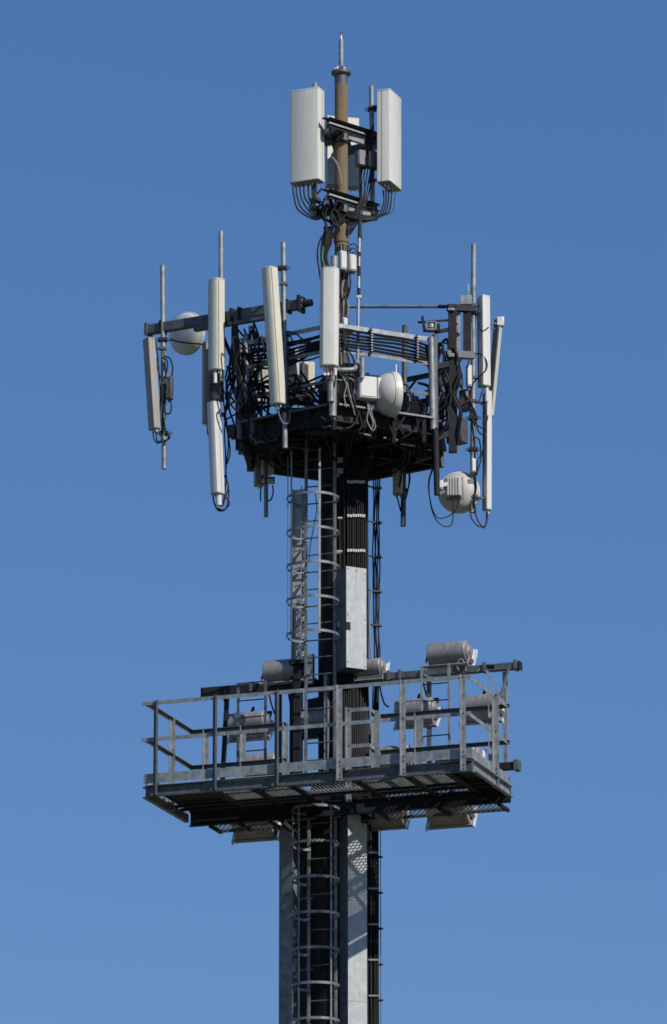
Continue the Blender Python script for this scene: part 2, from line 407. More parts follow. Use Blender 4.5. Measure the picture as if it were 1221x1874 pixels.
cable('thin black lead looping below the square white enclosure', [(640, 502, .2), (642, 520, .22), (636, 536, .24), (628, 548, .2)], .007)
cable('green earth wire running down inside the left cable bundle', [(592, 452, .3), (590, 470, .31), (593, 488, .3), (591, 510, .3)], .009, 'green')
# thin conduit with a bend
cp = thing('conduit_pipe', 'thin grey conduit right of the pole bending left at its foot', 'pipe', P(617, 677, 1.62))
MB().tube(spline([P(617, 677, 2.02), P(636, 677, 2.0), P(646, 676, 1.97), P(651, 673, 1.9), P(654, 664, 1.8), P(655, 650, 1.7), P(655.5, 600, 1.5), P(657, 500, 1.3), P(658.5, 400, 1.1)]), [.042 if i < 30 else .026 for i in range(57)], 10).build('tube', 'galv', cp)
for y0, y1 in ((398, 436), (462, 470), (488, 506), (528, 545)):
    a = P(658.5-(y0-400)*.013, y0, 1.1+(y0-400)*.002); b = P(658.5-(y1-400)*.013, y1, 1.1+(y1-400)*.002); MB().cyl(b, a, .031, .028, 10).build('tape_wrap', 'black', cp)
a = P(657, 544, 1.385); MB().box(a, (.09, .07, .06)).build('clip_box', 'clip', cp, bev=.01)
pipe('dark pipe behind the top array continuing down to the thin conduit', 660, 296, 660, 440, -.25, r=.028, m='galv_dark')

# ------------------------------------------------------------------ crow's nest (hexagonal antenna platform)
RH = 1.87
def hxv(k, r=RH): return azv(-4+60*k)*r
def hx(t, r=RH):
    """walk round the hexagon: t in edges, 0 = the corner nearest the viewer, + goes right"""
    i = math.floor(t); return hxv(i, r).lerp(hxv(i+1, r), t-i)
ztop = P(612, 590, RH).z; zmid = P(612, 636, RH).z; zlow = P(612, 692, RH).z; zdk = P(612, 742, RH).z
nest = thing('antenna_platform', 'dark hexagonal steel crow\'s nest with railings round the mast top', 'platform', (0, 0, zdk))
for k_ in range(6):
    a, b = hxv(k_), hxv(k_+1)
    for zz, w_ in ((ztop, .075), (zmid, .06), (zlow, .055)):
        if k_ in (3,) and zz != ztop: continue
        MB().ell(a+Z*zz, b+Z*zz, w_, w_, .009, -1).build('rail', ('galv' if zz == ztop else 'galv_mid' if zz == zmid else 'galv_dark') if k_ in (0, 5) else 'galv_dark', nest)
    MB().chan(a*.955+Z*(zdk), b*.955+Z*(zdk), .09, .26, .014, 1).build('fascia', 'steel_dark', nest)
    if k_ not in (0, 5): MB().bar(a.lerp(b, .06)+azv(-4+60*k_+30)*.02+Z*(zdk+.1), a.lerp(b, .94)+azv(-4+60*k_+30)*.02+Z*(zdk+.1), .008, .13).build('kick_plate', 'steel_dark', nest)
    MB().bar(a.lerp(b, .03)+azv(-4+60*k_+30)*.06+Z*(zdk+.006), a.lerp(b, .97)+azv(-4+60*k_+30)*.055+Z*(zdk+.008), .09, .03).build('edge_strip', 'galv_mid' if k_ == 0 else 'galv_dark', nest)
for k_ in range(6):
    MB().cyl(hxv(k_)+Z*(zdk-.26), hxv(k_)+Z*(ztop+.05), .05, n=14).build('post', 'galv_dark', nest)
    m_ = hx(k_+.5)
    if k_: MB().bar(m_+Z*zdk, m_+Z*(ztop-.01), .05, .05, azv(-4+60*k_+30)).build('baluster', 'galv_dark', nest)
    MB().chan(hxv(k_, .38)+Z*(zdk-.02), hxv(k_, RH-.03)+Z*(zdk-.02), .08, .24, .012).build('joist', 'steel_dark', nest)
    MB().bar(hx(k_+.5, .4)+Z*(zdk-.07), hx(k_+.5, RH-.03)+Z*(zdk-.07), .06, .12).build('joist', 'steel_dark', nest)
k = MB()
for r_ in (.75, 1.2, 1.6):
    for k_ in range(6): k.bar(hxv(k_, r_)+Z*(zdk-.09), hxv(k_+1, r_)+Z*(zdk-.09), .05, .14)
k.build('ring_bearer', 'steel_dark', nest)
k = MB()                                                     # grating bars, cut to the hexagon
def hexhalf(y, az0=-4, r=RH-.06):
    lo, hi = -9, 9
    for q in range(6):
        n = azv(az0+60*q+30); c = r*math.cos(R(30))
        # n.x*x + n.y*y <= c
        if abs(n.x) < 1e-6: continue
        x = (c-n.y*y)/n.x
        if n.x > 0: hi = min(hi, x)
        else: lo = max(lo, x)
    for q in range(6):
        n = azv(az0+60*q+30)
        if abs(n.x) < .2 and n.y*y > r*math.cos(R(30))+.05: return None
    return (lo, hi) if hi-lo > .05 else None
y = -1.7
while y < 1.72:
    s_ = hexhalf(y)
    if s_:
        segs = [s_]
        if abs(y) < .42:
            q = math.sqrt(.42**2-y*y); segs = [(s_[0], -q), (q, s_[1])]
        for a_, b_ in segs:
            if b_-a_ > .03: k.box(((a_+b_)/2, y, zdk-.013), (b_-a_, .005, .026))
    y += .034
x = -1.8
while x < 1.8:
    yy = [q*.05-1.75 for q in range(71)]
    ins = [q for q in yy if hexhalf(q) and hexhalf(q)[0] < x < hexhalf(q)[1] and (x*x+q*q) > .45**2]
    if ins:
        run = [ins[0]]
        for q in ins[1:]+[99]:
            if q-run[-1] > .06:
                if run[-1]-run[0] > .04: k.box((x, (run[0]+run[-1])/2, zdk-.006), (.008, run[-1]-run[0], .010))
                run = [q]
            else: run.append(q)
    x += .076
k.build('grating', 'galv_dark', nest, smooth=False)
k = MB()                                                     # checker plates over part of the floor
for q in range(6):
    if q in (2, 5, 0): k.add([hx(q, 1.0)+Z*(zdk+.01), hx(q, 1.7)+Z*(zdk+.01), hx(q+.7, 1.7)+Z*(zdk+.01), hx(q+.7, 1.0)+Z*(zdk+.01),
                        hx(q, 1.0)+Z*(zdk+.018), hx(q, 1.7)+Z*(zdk+.018), hx(q+.7, 1.7)+Z*(zdk+.018), hx(q+.7, 1.0)+Z*(zdk+.018)],
                        [(3, 2, 1, 0), (4, 5, 6, 7), (0, 1, 5, 4), (1, 2, 6, 5), (2, 3, 7, 6), (3, 0, 4, 7)])
k.build('floor_plate', 'steel_dark', nest)
# odds and ends bolted under and round the floor
for i in range(16):
    t = random.uniform(-1.6, 1.6); q = hx(t, random.uniform(1.5, 1.9)); zz = zdk-random.uniform(.1, .42); az_ = random.uniform(0, 180); ln = random.uniform(.12, .42)
    MB().bar(q+Z*zz-azv(az_)*ln/2, q+Z*(zz+random.uniform(-.05, .05))+azv(az_)*ln/2, .035, random.uniform(.03, .07)).build('bracket', random.choice(('galv_dark', 'steel_dark', 'steel_dark')), nest)
for i in range(9):
    t = -1.15+i*.29; q = hx(t, RH+.02); zz = zdk-random.uniform(.25, .55)
    MB().bar(q+Z*(zdk+.1), q+Z*zz, .06, random.uniform(.04, .10), azv(-4)).build('hanger', random.choice(('galv_dark', 'steel_dark', 'steel_dark')), nest)
for (x0, y0, x1, y1, d_) in ((655, 786, 658, 793, 1.5), (658, 793, 681, 798, 1.5), (702, 801, 728, 806, 1.3), (588, 763, 602, 771, 1.7), (588, 779, 598, 782, 1.6), (733, 812, 760, 816, 1.0)):
    MB().cyl(P(x0, y0, d_), P(x1, y1, d_), .018, n=8).build('conduit', 'galv', nest)
MB().box(P(488, 800, 1.0), (.42, .02, .16), (azv(56), azv(-34), Z)).build('side_plate', 'galv_dark', nest)
# cable ladders on the right front railing
for t in (.36, .80):
    k = MB(); q = hx(t, RH+.05)
    k.bar(q+Z*(ztop-.02), q+Z*(zmid-.02), .045, .035, azv(26))
    k.build('cable_comb', 'steel_dark', nest)
    k = MB()
    for i in range(9): k.box(q+azv(26)*.03+Z*(ztop-.05-i*.045), (.03, .02, .018), (azv(116), azv(26), Z))
    k.build('comb_teeth', 'alu', nest)
GT = 'black feeder cables strung along the right front railing'
for i in range(7):
    zz = ztop-.09-.058*i; pts = []
    for q in range(9):
        t = -.02+q*.13; pts.append(hx(t, RH-.03+.02*math.sin(q*1.3+i))+Z*(zz+random.uniform(-.006, .006)-(.22*max(0, t-.72))))
    cable('black feeder cable strung along the right front railing of the crow\'s nest', pts, .021, group=GT, world=True)
GT = 'black feeder cables sagging round the crow\'s nest railing'
for i in range(34):
    t0 = random.choice((-1.9, -1.6, -1.2, -1., -.9, .9, 1.0, 1.3, 1.7, 2.1, 2.6, 3.2)); ln = random.uniform(.5, 1.1)
    zz = random.uniform(zlow-.25, ztop-.02); rr = RH-random.uniform(.02, .30); sg = random.uniform(.02, .16)
    pts = [hx(t0+ln*q/6, rr)+Z*(zz-sg*math.sin(math.pi*q/6)+random.uniform(-.02, .02)) for q in range(7)]
    cable('black feeder cable sagging along the crow\'s nest railing', pts, random.choice((.016, .02, .024)), group=GT, world=True)
for i in range(5):
    cable('black feeder cable sagging along the crow\'s nest railing', [hx(-1+q/6*.99, RH-.06)+Z*(zmid+.18-.035*i-(.05+.03*i)*math.sin(math.pi*min(1, q/5))) for q in range(7)], .021, group=GT, world=True)
GT = 'black feeder cables tangled at the left of the crow\'s nest'
for i in range(17):
    x = random.uniform(424, 486); d = random.uniform(.3, 1.2); y0 = random.uniform(590, 660)
    cable('black feeder cable tangled down the left side of the crow\'s nest', [(x+random.uniform(8, 26), y0+22, d-.1), (x, y0, d), (x+random.uniform(-12, 14), y0+40, d), (x+random.uniform(-20, 20), y0+80, d), (x+random.uniform(-14, 22), y0+115, d-.05), (x+random.uniform(-6, 30), y0+150, d-.1)], random.choice((.013, .017, .021)), group=GT)
GT = 'black feeder cables tangled at the right of the crow\'s nest'
for i in range(16):
    x = random.uniform(800, 845); d = random.uniform(.5, 1.05); y0 = random.uniform(620, 690)
    cable('black feeder cable tangled down the right side of the crow\'s nest', [(x-random.uniform(8, 26), y0+20, d-.1), (x, y0, d), (x+random.uniform(-12, 14), y0+35, d), (x+random.uniform(-20, 18), y0+70, d), (x+random.uniform(-24, 12), y0+100, d), (x+random.uniform(-30, 10), y0+125, d-.05)], random.choice((.015, .019, .023)), group=GT)
GT = 'black feeder cables crossing inside the crow\'s nest'
for i in range(26):
    a = random.uniform(0, 360); b = a+random.uniform(60, 200); z0 = random.uniform(zdk+.05, zlow+.2)
    p0 = azv(a)*random.uniform(1.2, 1.8)+Z*(z0+.3); p1 = azv(b)*random.uniform(.5, 1.0)+Z*(z0-.1); 
    cable('black feeder cable crossing the floor inside the crow\'s nest', [p0, p0.lerp(p1, .3)-Z*.15, p0.lerp(p1, .65)-Z*random.uniform(.05, .25), p1], .02, group=GT, world=True)
GT = 'black feeder cables drooping over the edge of the crow\'s nest floor'
for i in range(26):
    t = random.uniform(-1.25, 1.25); q = hx(t, RH+.04); t2 = t+random.uniform(-.25, .25); q2 = hx(t2, RH*.93)
    z0 = zlow-random.uniform(-.1, .35)
    cable('black feeder cable drooping over the edge of the crow\'s nest floor', [hx(t, RH-.2)+Z*(z0+.1), q+Z*z0, q.lerp(hx(t2, RH+.06), .5)+Z*(zdk-random.uniform(-.05, .25)), hx(t2, RH)+Z*(zdk-random.uniform(.3, .42)), q2*.85+Z*(zdk-random.uniform(.28, .4))], random.choice((.011, .015, .019)), group=GT, world=True)
GT = 'black feeder cables drooping under the crow\'s nest floor'
for i in range(12):
    rr = random.uniform(.85, 1.35); zz = zdk-.20-random.uniform(0, .13); a0 = random.uniform(20, 80)
    pts = [azv(a0+q*26)*(rr+.05*math.sin(q*2+i))+Z*(zz-.05*math.sin(q*1.7+i)) for q in range(11)]
    cable('black feeder cable drooping in a ring under the crow\'s nest floor', pts, .015, group=GT, world=True)
for i in range(7):
    a = random.uniform(-70, 70); p0 = azv(a)*random.uniform(.9, 1.6)+Z*(zdk-.28)
    p1 = azv(20+random.uniform(-45, 50))*.42+Z*(zc(880)-random.uniform(0, .2)); 
    cable('black feeder cable drooping from the crow\'s nest floor into the mast', [p0, p0.lerp(p1, .35)-Z*.03, p0.lerp(p1, .85)+Z*.14, p1, p1-Z*.3], .015, group='black feeder cables gathering into the mast head', world=True)

# ------------------------------------------------------------------ outrigger beams
lb = thing('support_beam', 'long grey box beam sloping out to the left of the crow\'s nest', 'beam', P(440, 585, .95))
a = P(273, 604, -.02); b = P(556, 556, 1.55)
MB().bar(a, b, .13, .16).build('beam', 'galv_dark', lb, bev=.008)
MB().bar(a.lerp(b, .0)-(b-a)*.012, a.lerp(b, .004), .2, .21).build('end_plate', 'galv_dark', lb)
MB().bar(a.lerp(b, .30)-Z*.12, a.lerp(b, .80)-Z*.12, .10, .09).build('lower_beam', 'galv_dark', lb, bev=.005)
MB().bar(a.lerp(b, .975), a.lerp(b, .99), .22, .27).build('end_plate', 'steel_dark', lb)
MB().cyl(a.lerp(b, .98), a.lerp(b, 1.05), .07, .06, 12).build('end_stub', 'steel_dark', lb)
k = MB()
for f in (.09, .46, .55, .60, .83, .9): k.box(a.lerp(b, f), (.05, .19, .22), ((b-a).normalized(), Z.cross((b-a).normalized()), Z))
k.build('clamp_plates', 'steel_dark', lb, bev=.004)
MB().bar(P(430, 600, .86), P(430, 664, .86), .12, .05, Vector((0, 1, 0))).build('hanger_plate', 'steel_dark', lb, bev=.004)
MB().bar(a.lerp(b, .56)-Z*.1, hxv(-1)+Z*(zlow), .09, .09, Vector((0, 1, 0))).build('hanger', 'steel_dark', lb)
MB().bar(a.lerp(b, .45)-Z*.1, hxv(-1)+Z*(zmid-.2), .06, .06, Vector((0, 1, 0))).build('brace', 'steel_dark', lb)
tr = thing('tie_rod', 'thin grey tie rod running from the pole to the right bracket', 'rod', P(625, 562, .1))
MB().cyl(P(628, 561.5, .1), P(822, 561, .85), .027, n=10).build('rod', 'galv', tr)
MB().cyl(P(803, 561, .78), P(823, 561, .86), .035, .03, 8).build('turnbuckle', 'steel_dark', tr)
rb = thing('antenna_bracket', 'dark rectangular steel bracket frame right of the crow\'s nest', 'bracket', P(828, 830, .9))
MB().bar(P(828, 560, .92), P(828, 655, .92), .14, .10, Vector((0, 1, 0))).build('upright', 'steel_dark', rb, bev=.005)
MB().bar(P(855, 560, .80), P(855, 650, .80), .13, .10, Vector((0, 1, 0))).build('upright', 'steel_dark', rb, bev=.005)
MB().bar(P(819, 563, .95), P(870, 566, .78), .10, .11).build('top_beam', 'steel_dark', rb, bev=.005)
MB().bar(P(817, 648, .95), P(868, 651, .78), .10, .12).build('lower_beam', 'galv_dark', rb, bev=.005)
MB().bar(P(829, 655, .9), P(829, 828, .9), .14, .12, Vector((0, 1, 0))).build('lower_upright', 'steel_dark', rb, bev=.005)
for y0, y1 in ((668, 664), (702, 690), (800, 790)): MB().bar(P(792, y0+5, .98), P(832, y1, .9), .07, .10).build('arm', 'steel_dark', rb, bev=.004)
k = MB(); k.box(P(853, 549, .80), (.19, .05, .16)); k.box(P(857, 531, .8), (.03, .03, .2)); k.build('top_plate', 'galv', rb, bev=.006)
for a, b, w_ in ((P(765, 590, .95), P(822, 586, .93), .03), (P(795, 608, .95), P(822, 603, .93), .055), (P(808, 628, .92), P(818, 628, .92), .025)): MB().bar(a, b, w_, w_).build('cross_rod', 'steel_dark', rb)
MB().bar(P(838, 572, .84), P(838, 648, .84), .09, .02, Vector((0, 1, 0))).build('web_plate', 'galv', rb)
for c, sz in ((P(836, 590, .88), (.05, .05, .05)), (P(840, 608, .88), (.05, .05, .06)), (P(826, 566, 1.0), (.12, .03, .04)), (P(826, 650, 1.0), (.1, .03, .06))): MB().box(c, sz).build('bolt', 'alu', rb, bev=.006)
# the square clamp box on the right front corner post
cb = thing('pipe_clamp', 'square open steel clamp on the right corner post of the railing', 'clamp', P(790, 606, 1.05))
k = MB(); c = P(789, 598, 1.05)
for dx, dz, sx, sz in ((-.075, 0, .025, .15), (.075, 0, .025, .15), (0, -.065, .17, .025), (0, .065, .17, .025)): k.box(c+Vector((dx, 0, dz)), (sx, .16, sz))
k.build('box', 'galv', cb, bev=.004)
MB().bar(P(773, 580, 1.05), P(777, 606, 1.05), .04, .12, Vector((0, 1, 0))).build('ear', 'steel_dark', cb)
MB().box(P(800, 600, 1.05), (.10, .08, .12)).build('ear', 'steel_dark', cb)
MB().lathe([(.07, 0), (.075, .05), (.055, .1)], c-Z*.03, Z, 14).build('cap', 'galv', cb)

# ------------------------------------------------------------------ pipes and panels round the crow's nest
def at(px, d): q = P(px, 600, d); return (q.x, q.y)
pipe('leftmost grey pipe standing at the tip of the long box beam', 297.5, 486, 300.5, 858, .16, r=.041)
pipe('tallest left grey pipe rising above the cream rounded panel', 404.5, 424, 405, 735, .62, r=.040)
pipe('grey pipe beside the leaning cream panel', 518.5, 444, 522, 820, 1.45, r=.042)
pipe('grey pipe behind the cream centre panel', 612, 470, 609, 762, 1.98, r=.062)
pipe('tall grey pipe beside the white right hand panels', 867, 447, 865, 938, .55, r=.043)
pipe('grey pipe clamped to the right front corner post of the railing', 789, 618, 793, 786, 1.10, r=.055, m='galv')
pipe('dark pipe hanging below the right front corner of the crow\'s nest', 797, 784, 800, 906, 1.10, r=.05, m='steel_dark')  # dark metal stands in for the platform's shade on this pipe
pipe('slim grey pipe hanging below the left of the crow\'s nest', 487, 790, 487, 946, -.8, r=.037)
pipe('slim dark pipe hanging below the right of the crow\'s nest', 741, 596, 738, 963, -1.0, r=.045, m='galv_dark')
pipe('dark capped pipe at the outer left corner of the crow\'s nest', 437, 740, 437, 823, .3, r=.055, m='steel_dark')
pipe('thick dark capped pipe ending just under the left edge of the crow\'s nest', 455, 690, 455, 840, .55, r=.068, m='steel_dark')
pipe('pale grey pipe lit inside the left corner of the railing', 450, 612, 452, 745, .85, r=.05, m='galv')
pipe('short pale grey pipe stub below the cream centre panel', 606, 700, 606, 735, 2.06, r=.055, m='galv')
pipe('short capped pipe stub standing by the bent conduit', 663, 655, 663, 692, 1.95, r=.042, m='galv')
pipe('tall grey pipe in front of the left railing corner', 466, 760, 469, 812, .9, r=.02, m='galv')

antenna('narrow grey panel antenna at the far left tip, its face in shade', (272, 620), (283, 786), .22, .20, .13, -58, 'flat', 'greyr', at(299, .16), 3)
antenna('cream rounded panel antenna under the tallest left pipe', (395, 512), (395, 679), .86, .235, .185, -43, 'curve', 'cream', at(405, .62), 3)
antenna('white box panel antenna hanging low on the left pipe', (391, 737), (398, 905), .78, .175, .17, -42, 'flat', 'pure', at(406, .62), 3)
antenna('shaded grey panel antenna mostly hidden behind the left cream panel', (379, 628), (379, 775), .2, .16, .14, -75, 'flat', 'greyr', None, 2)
antenna('leaning cream rounded panel antenna, longest on the crow\'s nest', (492, 491), (508, 741), 1.58, .225, .185, -45, 'curve', 'cream', at(520, 1.45), 3)
antenna('cream flat fronted panel antenna at the centre front of the crow\'s nest', (603.5, 491), (602, 670), 2.2, .305, .17, -6, 'facet', 'white', at(611, 1.98), 4, capb='white')
antenna('white panel antenna right of the tall right pipe, the upper one', (886.5, 542), (888, 708), .55, .155, .14, 28, 'flat', 'pure', at(867, .55), 3, chassis=.07)
antenna('slim white panel antenna leaning inward at the far right', (913, 584), (896, 762), .25, .135, .07, 142, 'flat', 'white', None, 2, chassis=.02)
antenna('long narrow white panel antenna hanging low at the far right', (893.5, 716), (893, 934), .45, .10, .10, 30, 'flat', 'pure', at(866, .55), 3, chassis=.06)
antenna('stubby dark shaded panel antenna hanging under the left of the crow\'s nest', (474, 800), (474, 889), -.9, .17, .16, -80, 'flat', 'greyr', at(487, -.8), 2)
antenna('stubby cream panel antenna hanging under the right of the crow\'s nest', (729, 822), (729, 906), -1.0, .17, .14, -14, 'flat', 'cream', at(739, -1.0), 2)
antenna('pale panel antenna seen through the railing behind the leaning panel', (478, 655), (478, 738), -.75, .26, .14, 170, 'flat', 'cream', None, 2)
k = thing('mounting_bracket', 'white capped hinge bracket atop the slim far right panel', 'bracket', P(914, 596, .3))
MB().box(P(916, 589, .28), (.12, .11, .16)).build('hinge_box', 'alu_lite', k, bev=.012)
MB().bar(P(893, 592, .4), P(912, 592, .3), .03, .03).build('arm', 'galv_dark', k)
MB().bar(P(893, 600, .4), P(906, 601, .3), .02, .02).build('arm', 'galv_dark', k)
# white tubes round the hanging left antenna
GT = 'white filter tubes on the hanging left pipe'
for x, y0, y1 in ((481, 842, 869), (494, 845, 870), (499, 848, 866)):
    tag(MB().cyl(P(x, y1, -.72), P(x, y0, -.72), .027, n=12).build('filter_tube', 'pure'), 'white filter tube strapped to the hanging left pipe', 'tube', GT)
k = thing('pipe_clamp', 'white and black clamp band low on the hanging left pipe', 'clamp', P(488, 886, -.75))
MB().box(P(490, 879, -.72), (.24, .14, .09)).build('band', 'blackbox', k, bev=.008)
for x in (482, 492, 498): MB().box(P(x, 880, -.63), (.045, .03, .07)).build('pad', 'pure', k, bev=.005)
# dark caps and clamps on pipes
for lab, x, y, d in (('dark pipe clamp with jutting bolts near the top of the leaning panel', 517, 491, 1.45), ('dark pipe clamp under the leaning panel', 520, 752, 1.45),
                     ('dark pipe clamp where the leftmost pipe meets the grey shaded panel', 298, 622, .16), ('dark pipe clamp at the foot of the grey shaded panel', 300, 793, .16),
                     ('dark pipe clamp high on the tall right pipe', 866, 573, .55), ('dark pipe clamp on the tall right pipe between its panels', 866, 765, .55),
                     ('dark pipe clamp low on the tall right pipe', 866, 823, .55), ('dark pipe clamp on the right top panel pipe', 681, 200, -.30)):
    k = thing('pipe_clamp', lab, 'clamp', P(x, y+4, d))
    c = P(x, y, d)
    MB().box(c, (.15, .13, .06)).build('jaw', 'steel_dark', k, bev=.006)
    b = MB()
    for s in (-1, 1): b.cyl(c+Vector((-.13, s*.05, 0)), c+Vector((.14, s*.05, .005)), .009, n=6)
    b.build('bolts', 'galv_dark', k)
# radio boxes round the nest
enclosure('slim dark radio box hanging from cables by the leftmost pipe', P(311, 711, .3), (.10, .1, .40), -20, 'blackbox', fins=False)
enclosure('pale radio box with a cable loop behind the leaning panel', P(535, 663, 1.1), (.2, .14, .46), -25, 'pure')
enclosure('dark radio box standing left of the cream radio box inside the railing', P(553, 693, .6), (.16, .16, .5), -30, 'blackbox')
enclosure('cream radio box half hidden inside the front left railing', P(564, 690, .25), (.2, .14, .5), 10, 'cream')
enclosure('dark grey radio box under the lower white panel on the left pipe', P(397, 706, .72), (.2, .12, .50), -25, 'blackbox', lip=False)
enclosure('slim white radio box left of the tall right pipe', P(858, 688, .62), (.085, .08, .37), 20, 'pure')
enclosure('small white radio box clamped low on the tall right pipe', P(866, 852, .62), (.07, .07, .24), 20, 'pure')
enclosure('weathered grey radio box in the right bracket', P(856, 618, .7), (.13, .1, .52), -20, 'galv', name='junction_box', cat='box')
enclosure('dark finned radio box low in the right bracket', P(837, 790, .8), (.3, .22, .42), -30, 'blackbox', fins=True)
enclosure('pale grey radio box tilted behind the tall right pipe', P(851, 733, .5), (.17, .12, .36), -35, 'rru')
enclosure('dark grey radio box mounted on the right bracket upright', P(822, 690, .8), (.16, .14, .30), -55, 'rru')
enclosure('dark radio box on the left railing corner below the beam', P(441, 655, .6), (.22, .22, .5), -40, 'blackbox', fins=True)
enclosure('tall dark radio box outside the left railing above the capped pipe', P(450, 745, .7), (.17, .2, .75), -60, 'blackbox', fins=True)
enclosure('dark boxy radio unit low on the outer left corner of the crow\'s nest', P(428, 790, .35), (.14, .16, .22), -30, 'blackbox')
enclosure('large dark radio box inside the railing left of the mast', P(545, 708, .1), (.5, .3, .55), -15, 'blackbox', fins=True)
enclosure('dark radio box at the right rear of the crow\'s nest', P(740, 752, -.2), (.42, .28, .5), 25, 'galv_dark', fins=True)
enclosure('pale grey box on the floor behind the drum dish', P(765, 750, .2), (.3, .2, .22), 20, 'galv', name='junction_box', cat='box')
enclosure('dark upright radio box by the white drum dish radio', P(640, 700, .9), (.3, .26, .6), 20, 'blackbox', fins=True)
GT = 'reddish and silver connectors under the centre panel'
for x, m_ in ((594, 'alu_lite'), (600, 'alu_lite'), (606, 'copper'), (614, 'alu_lite')):
    tag(MB().cyl(P(x, 687, 2.16), P(x, 667, 2.16), .026, n=10).build('connector', m_), 'stubby connector under the cream centre panel', 'connector', GT)
tag(MB().cyl(P(401, 925, .78), P(400, 903, .78), .05, n=12).build('connector', 'pure'), 'white stub under the low left panel', 'connector')
tag(MB().cyl(P(394, 683, .9), P(394, 676, .9), .028, n=10).cyl(P(394, 701, .9), P(394, 683, .9), .034, .03, 10).build('connector', 'pure'), 'white stub left under the cream rounded panel', 'connector')
tag(MB().cyl(P(405, 683, .9), P(405, 676, .9), .02, n=10).cyl(P(405, 697, .9), P(405, 683, .9), .025, .02, 10).build('connector', 'pure'), 'white stub right under the cream rounded panel', 'connector')
tag(MB().cyl(P(891, 735, .55), P(891, 709, .55), .035, n=12).build('connector', 'pure'), 'white stub under the upper right panel', 'connector')

# loose cables on the outer pipes
def cg(label, group, lst, r=.011, m='black'):
    for q in lst: cable(label, q, r, m, group)
cg('black cable looping beside the leftmost pipe', 'black cables round the leftmost pipe', [
    [(284, 622, .25), (288, 645, .25), (291, 680, .24), (294, 720, .24), (293, 760, .24), (298, 790, .24)],
    [(299, 640, .26), (302, 665, .28), (304, 690, .28), (309, 700, .3)],
    [(301, 652, .26), (311, 656, .3), (316, 672, .32), (314, 690, .32), (311, 692, .3)],
    [(290, 654, .25), (286, 665, .26), (294, 690, .26), (303, 704, .26), (300, 740, .26), (299, 790, .26)],
    [(311, 732, .3), (314, 744, .3), (311, 756, .3), (303, 756, .28), (300, 742, .26)],
    [(298, 690, .26), (296, 720, .27), (299, 760, .27), (304, 788, .28), (311, 800, .28), (305, 806, .28)],
    [(280, 790, .22), (282, 803, .22), (289, 811, .24), (296, 804, .24), (294, 792, .24)],
    [(285, 790, .22), (288, 806, .24), (298, 809, .25), (308, 803, .26), (309, 796, .26)],
    [(297, 655, .25), (306, 660, .28), (305, 680, .28), (298, 697, .26)],
    [(312, 621, .16), (325, 625, .25), (345, 628, .35), (372, 630, .5)]])
cable('green earth wire along the leftmost pipe', [(308, 700, .3), (304, 730, .27), (303, 770, .26), (299, 800, .26), (297, 812, .24)], .008, 'green')
cg('black cable hanging beside the low left panel', 'black cables beside the low left panel', [
    [(412, 690, .7), (416, 715, .7), (414, 745, .7), (411, 790, .7), (413, 830, .7), (414, 870, .7), (419, 900, .7), (414, 930, .72), (400, 934, .74), (392, 920, .76), (390, 907, .78)],
    [(408, 700, .75), (410, 740, .72), (416, 780, .7), (418, 820, .7), (414, 850, .7), (413, 890, .7), (409, 915, .74), (402, 925, .76)],
    [(410, 760, .7), (419, 805, .68), (421, 830, .68), (415, 850, .68)],
    [(411, 870, .7), (418, 890, .7), (411, 915, .72), (408, 925, .72), (404, 926, .74)],
    [(415, 880, .7), (408, 900, .72), (420, 920, .72), (410, 933, .74), (398, 930, .76)],
    [(414, 672, .72), (426, 668, .7), (417, 690, .7), (414, 715, .7)],
    [(388, 700, .8), (385, 715, .8), (388, 728, .78), (396, 732, .76)],
    [(400, 690, .85), (405, 706, .82), (412, 720, .76), (413, 732, .72)],
    [(381, 776, .3), (380, 790, .32), (384, 805, .4), (386, 815, .5)]], .0105)
cg('black cable slack between the left panels and the railing', 'black cables slack left of the railing', [
    [(430, 690, .6), (420, 720, .62), (414, 742, .64), (412, 760, .68)],
    [(434, 650, .6), (431, 690, .6), (424, 720, .62), (414, 745, .66)],
    [(436, 755, .5), (424, 762, .56), (414, 768, .62)],
    [(428, 735, .5), (420, 742, .56), (413, 752, .62)],
    [(426, 660, .7), (418, 672, .72), (413, 690, .72)]], .013)
cg('black cable wandering round the tall right pipe', 'black cables round the tall right pipe', [
    [(866, 648, .6), (880, 648, .62), (891, 662, .64), (889, 678, .64), (876, 690, .62), (866, 703, .6), (860, 740, .6), (868, 800, .6), (870, 880, .6), (868, 930, .6)],
    [(872, 575, .6), (876, 590, .62), (882, 606, .64), (893, 600, .6), (898, 594, .5)],
    [(857, 668, .62), (858, 650, .62), (862, 630, .6), (857, 600, .7)],
    [(838, 656, .8), (846, 690, .8), (847, 720, .75), (858, 745, .65), (861, 760, .62)],
    [(846, 655, .75), (838, 672, .8), (842, 700, .78), (850, 722, .7), (862, 755, .62)],
    [(820, 680, .9), (838, 700, .85), (855, 728, .7), (868, 750, .6), (873, 765, .6)],
    [(858, 706, .62), (851, 722, .66), (864, 742, .62), (870, 765, .6), (876, 790, .6), (888, 800, .55), (884, 822, .56), (878, 850, .58), (871, 870, .6)],
    [(884, 712, .55), (878, 735, .58), (888, 748, .55), (884, 775, .56), (891, 790, .5)],
    [(862, 765, .62), (873, 778, .6), (886, 783, .56), (891, 770, .52), (893, 760, .5)],
    [(868, 800, .62), (877, 805, .6), (880, 830, .6), (874, 845, .62), (873, 870, .62)],
    [(859, 930, .62), (864, 950, .6), (876, 963, .56), (888, 962, .5), (892, 950, .46), (892, 937, .46)],
    [(868, 935, .6), (876, 955, .56), (886, 966, .52), (890, 955, .48), (890, 936, .46)],
    [(868, 860, .62), (872, 890, .62), (868, 915, .62), (871, 938, .6)]], .0095)
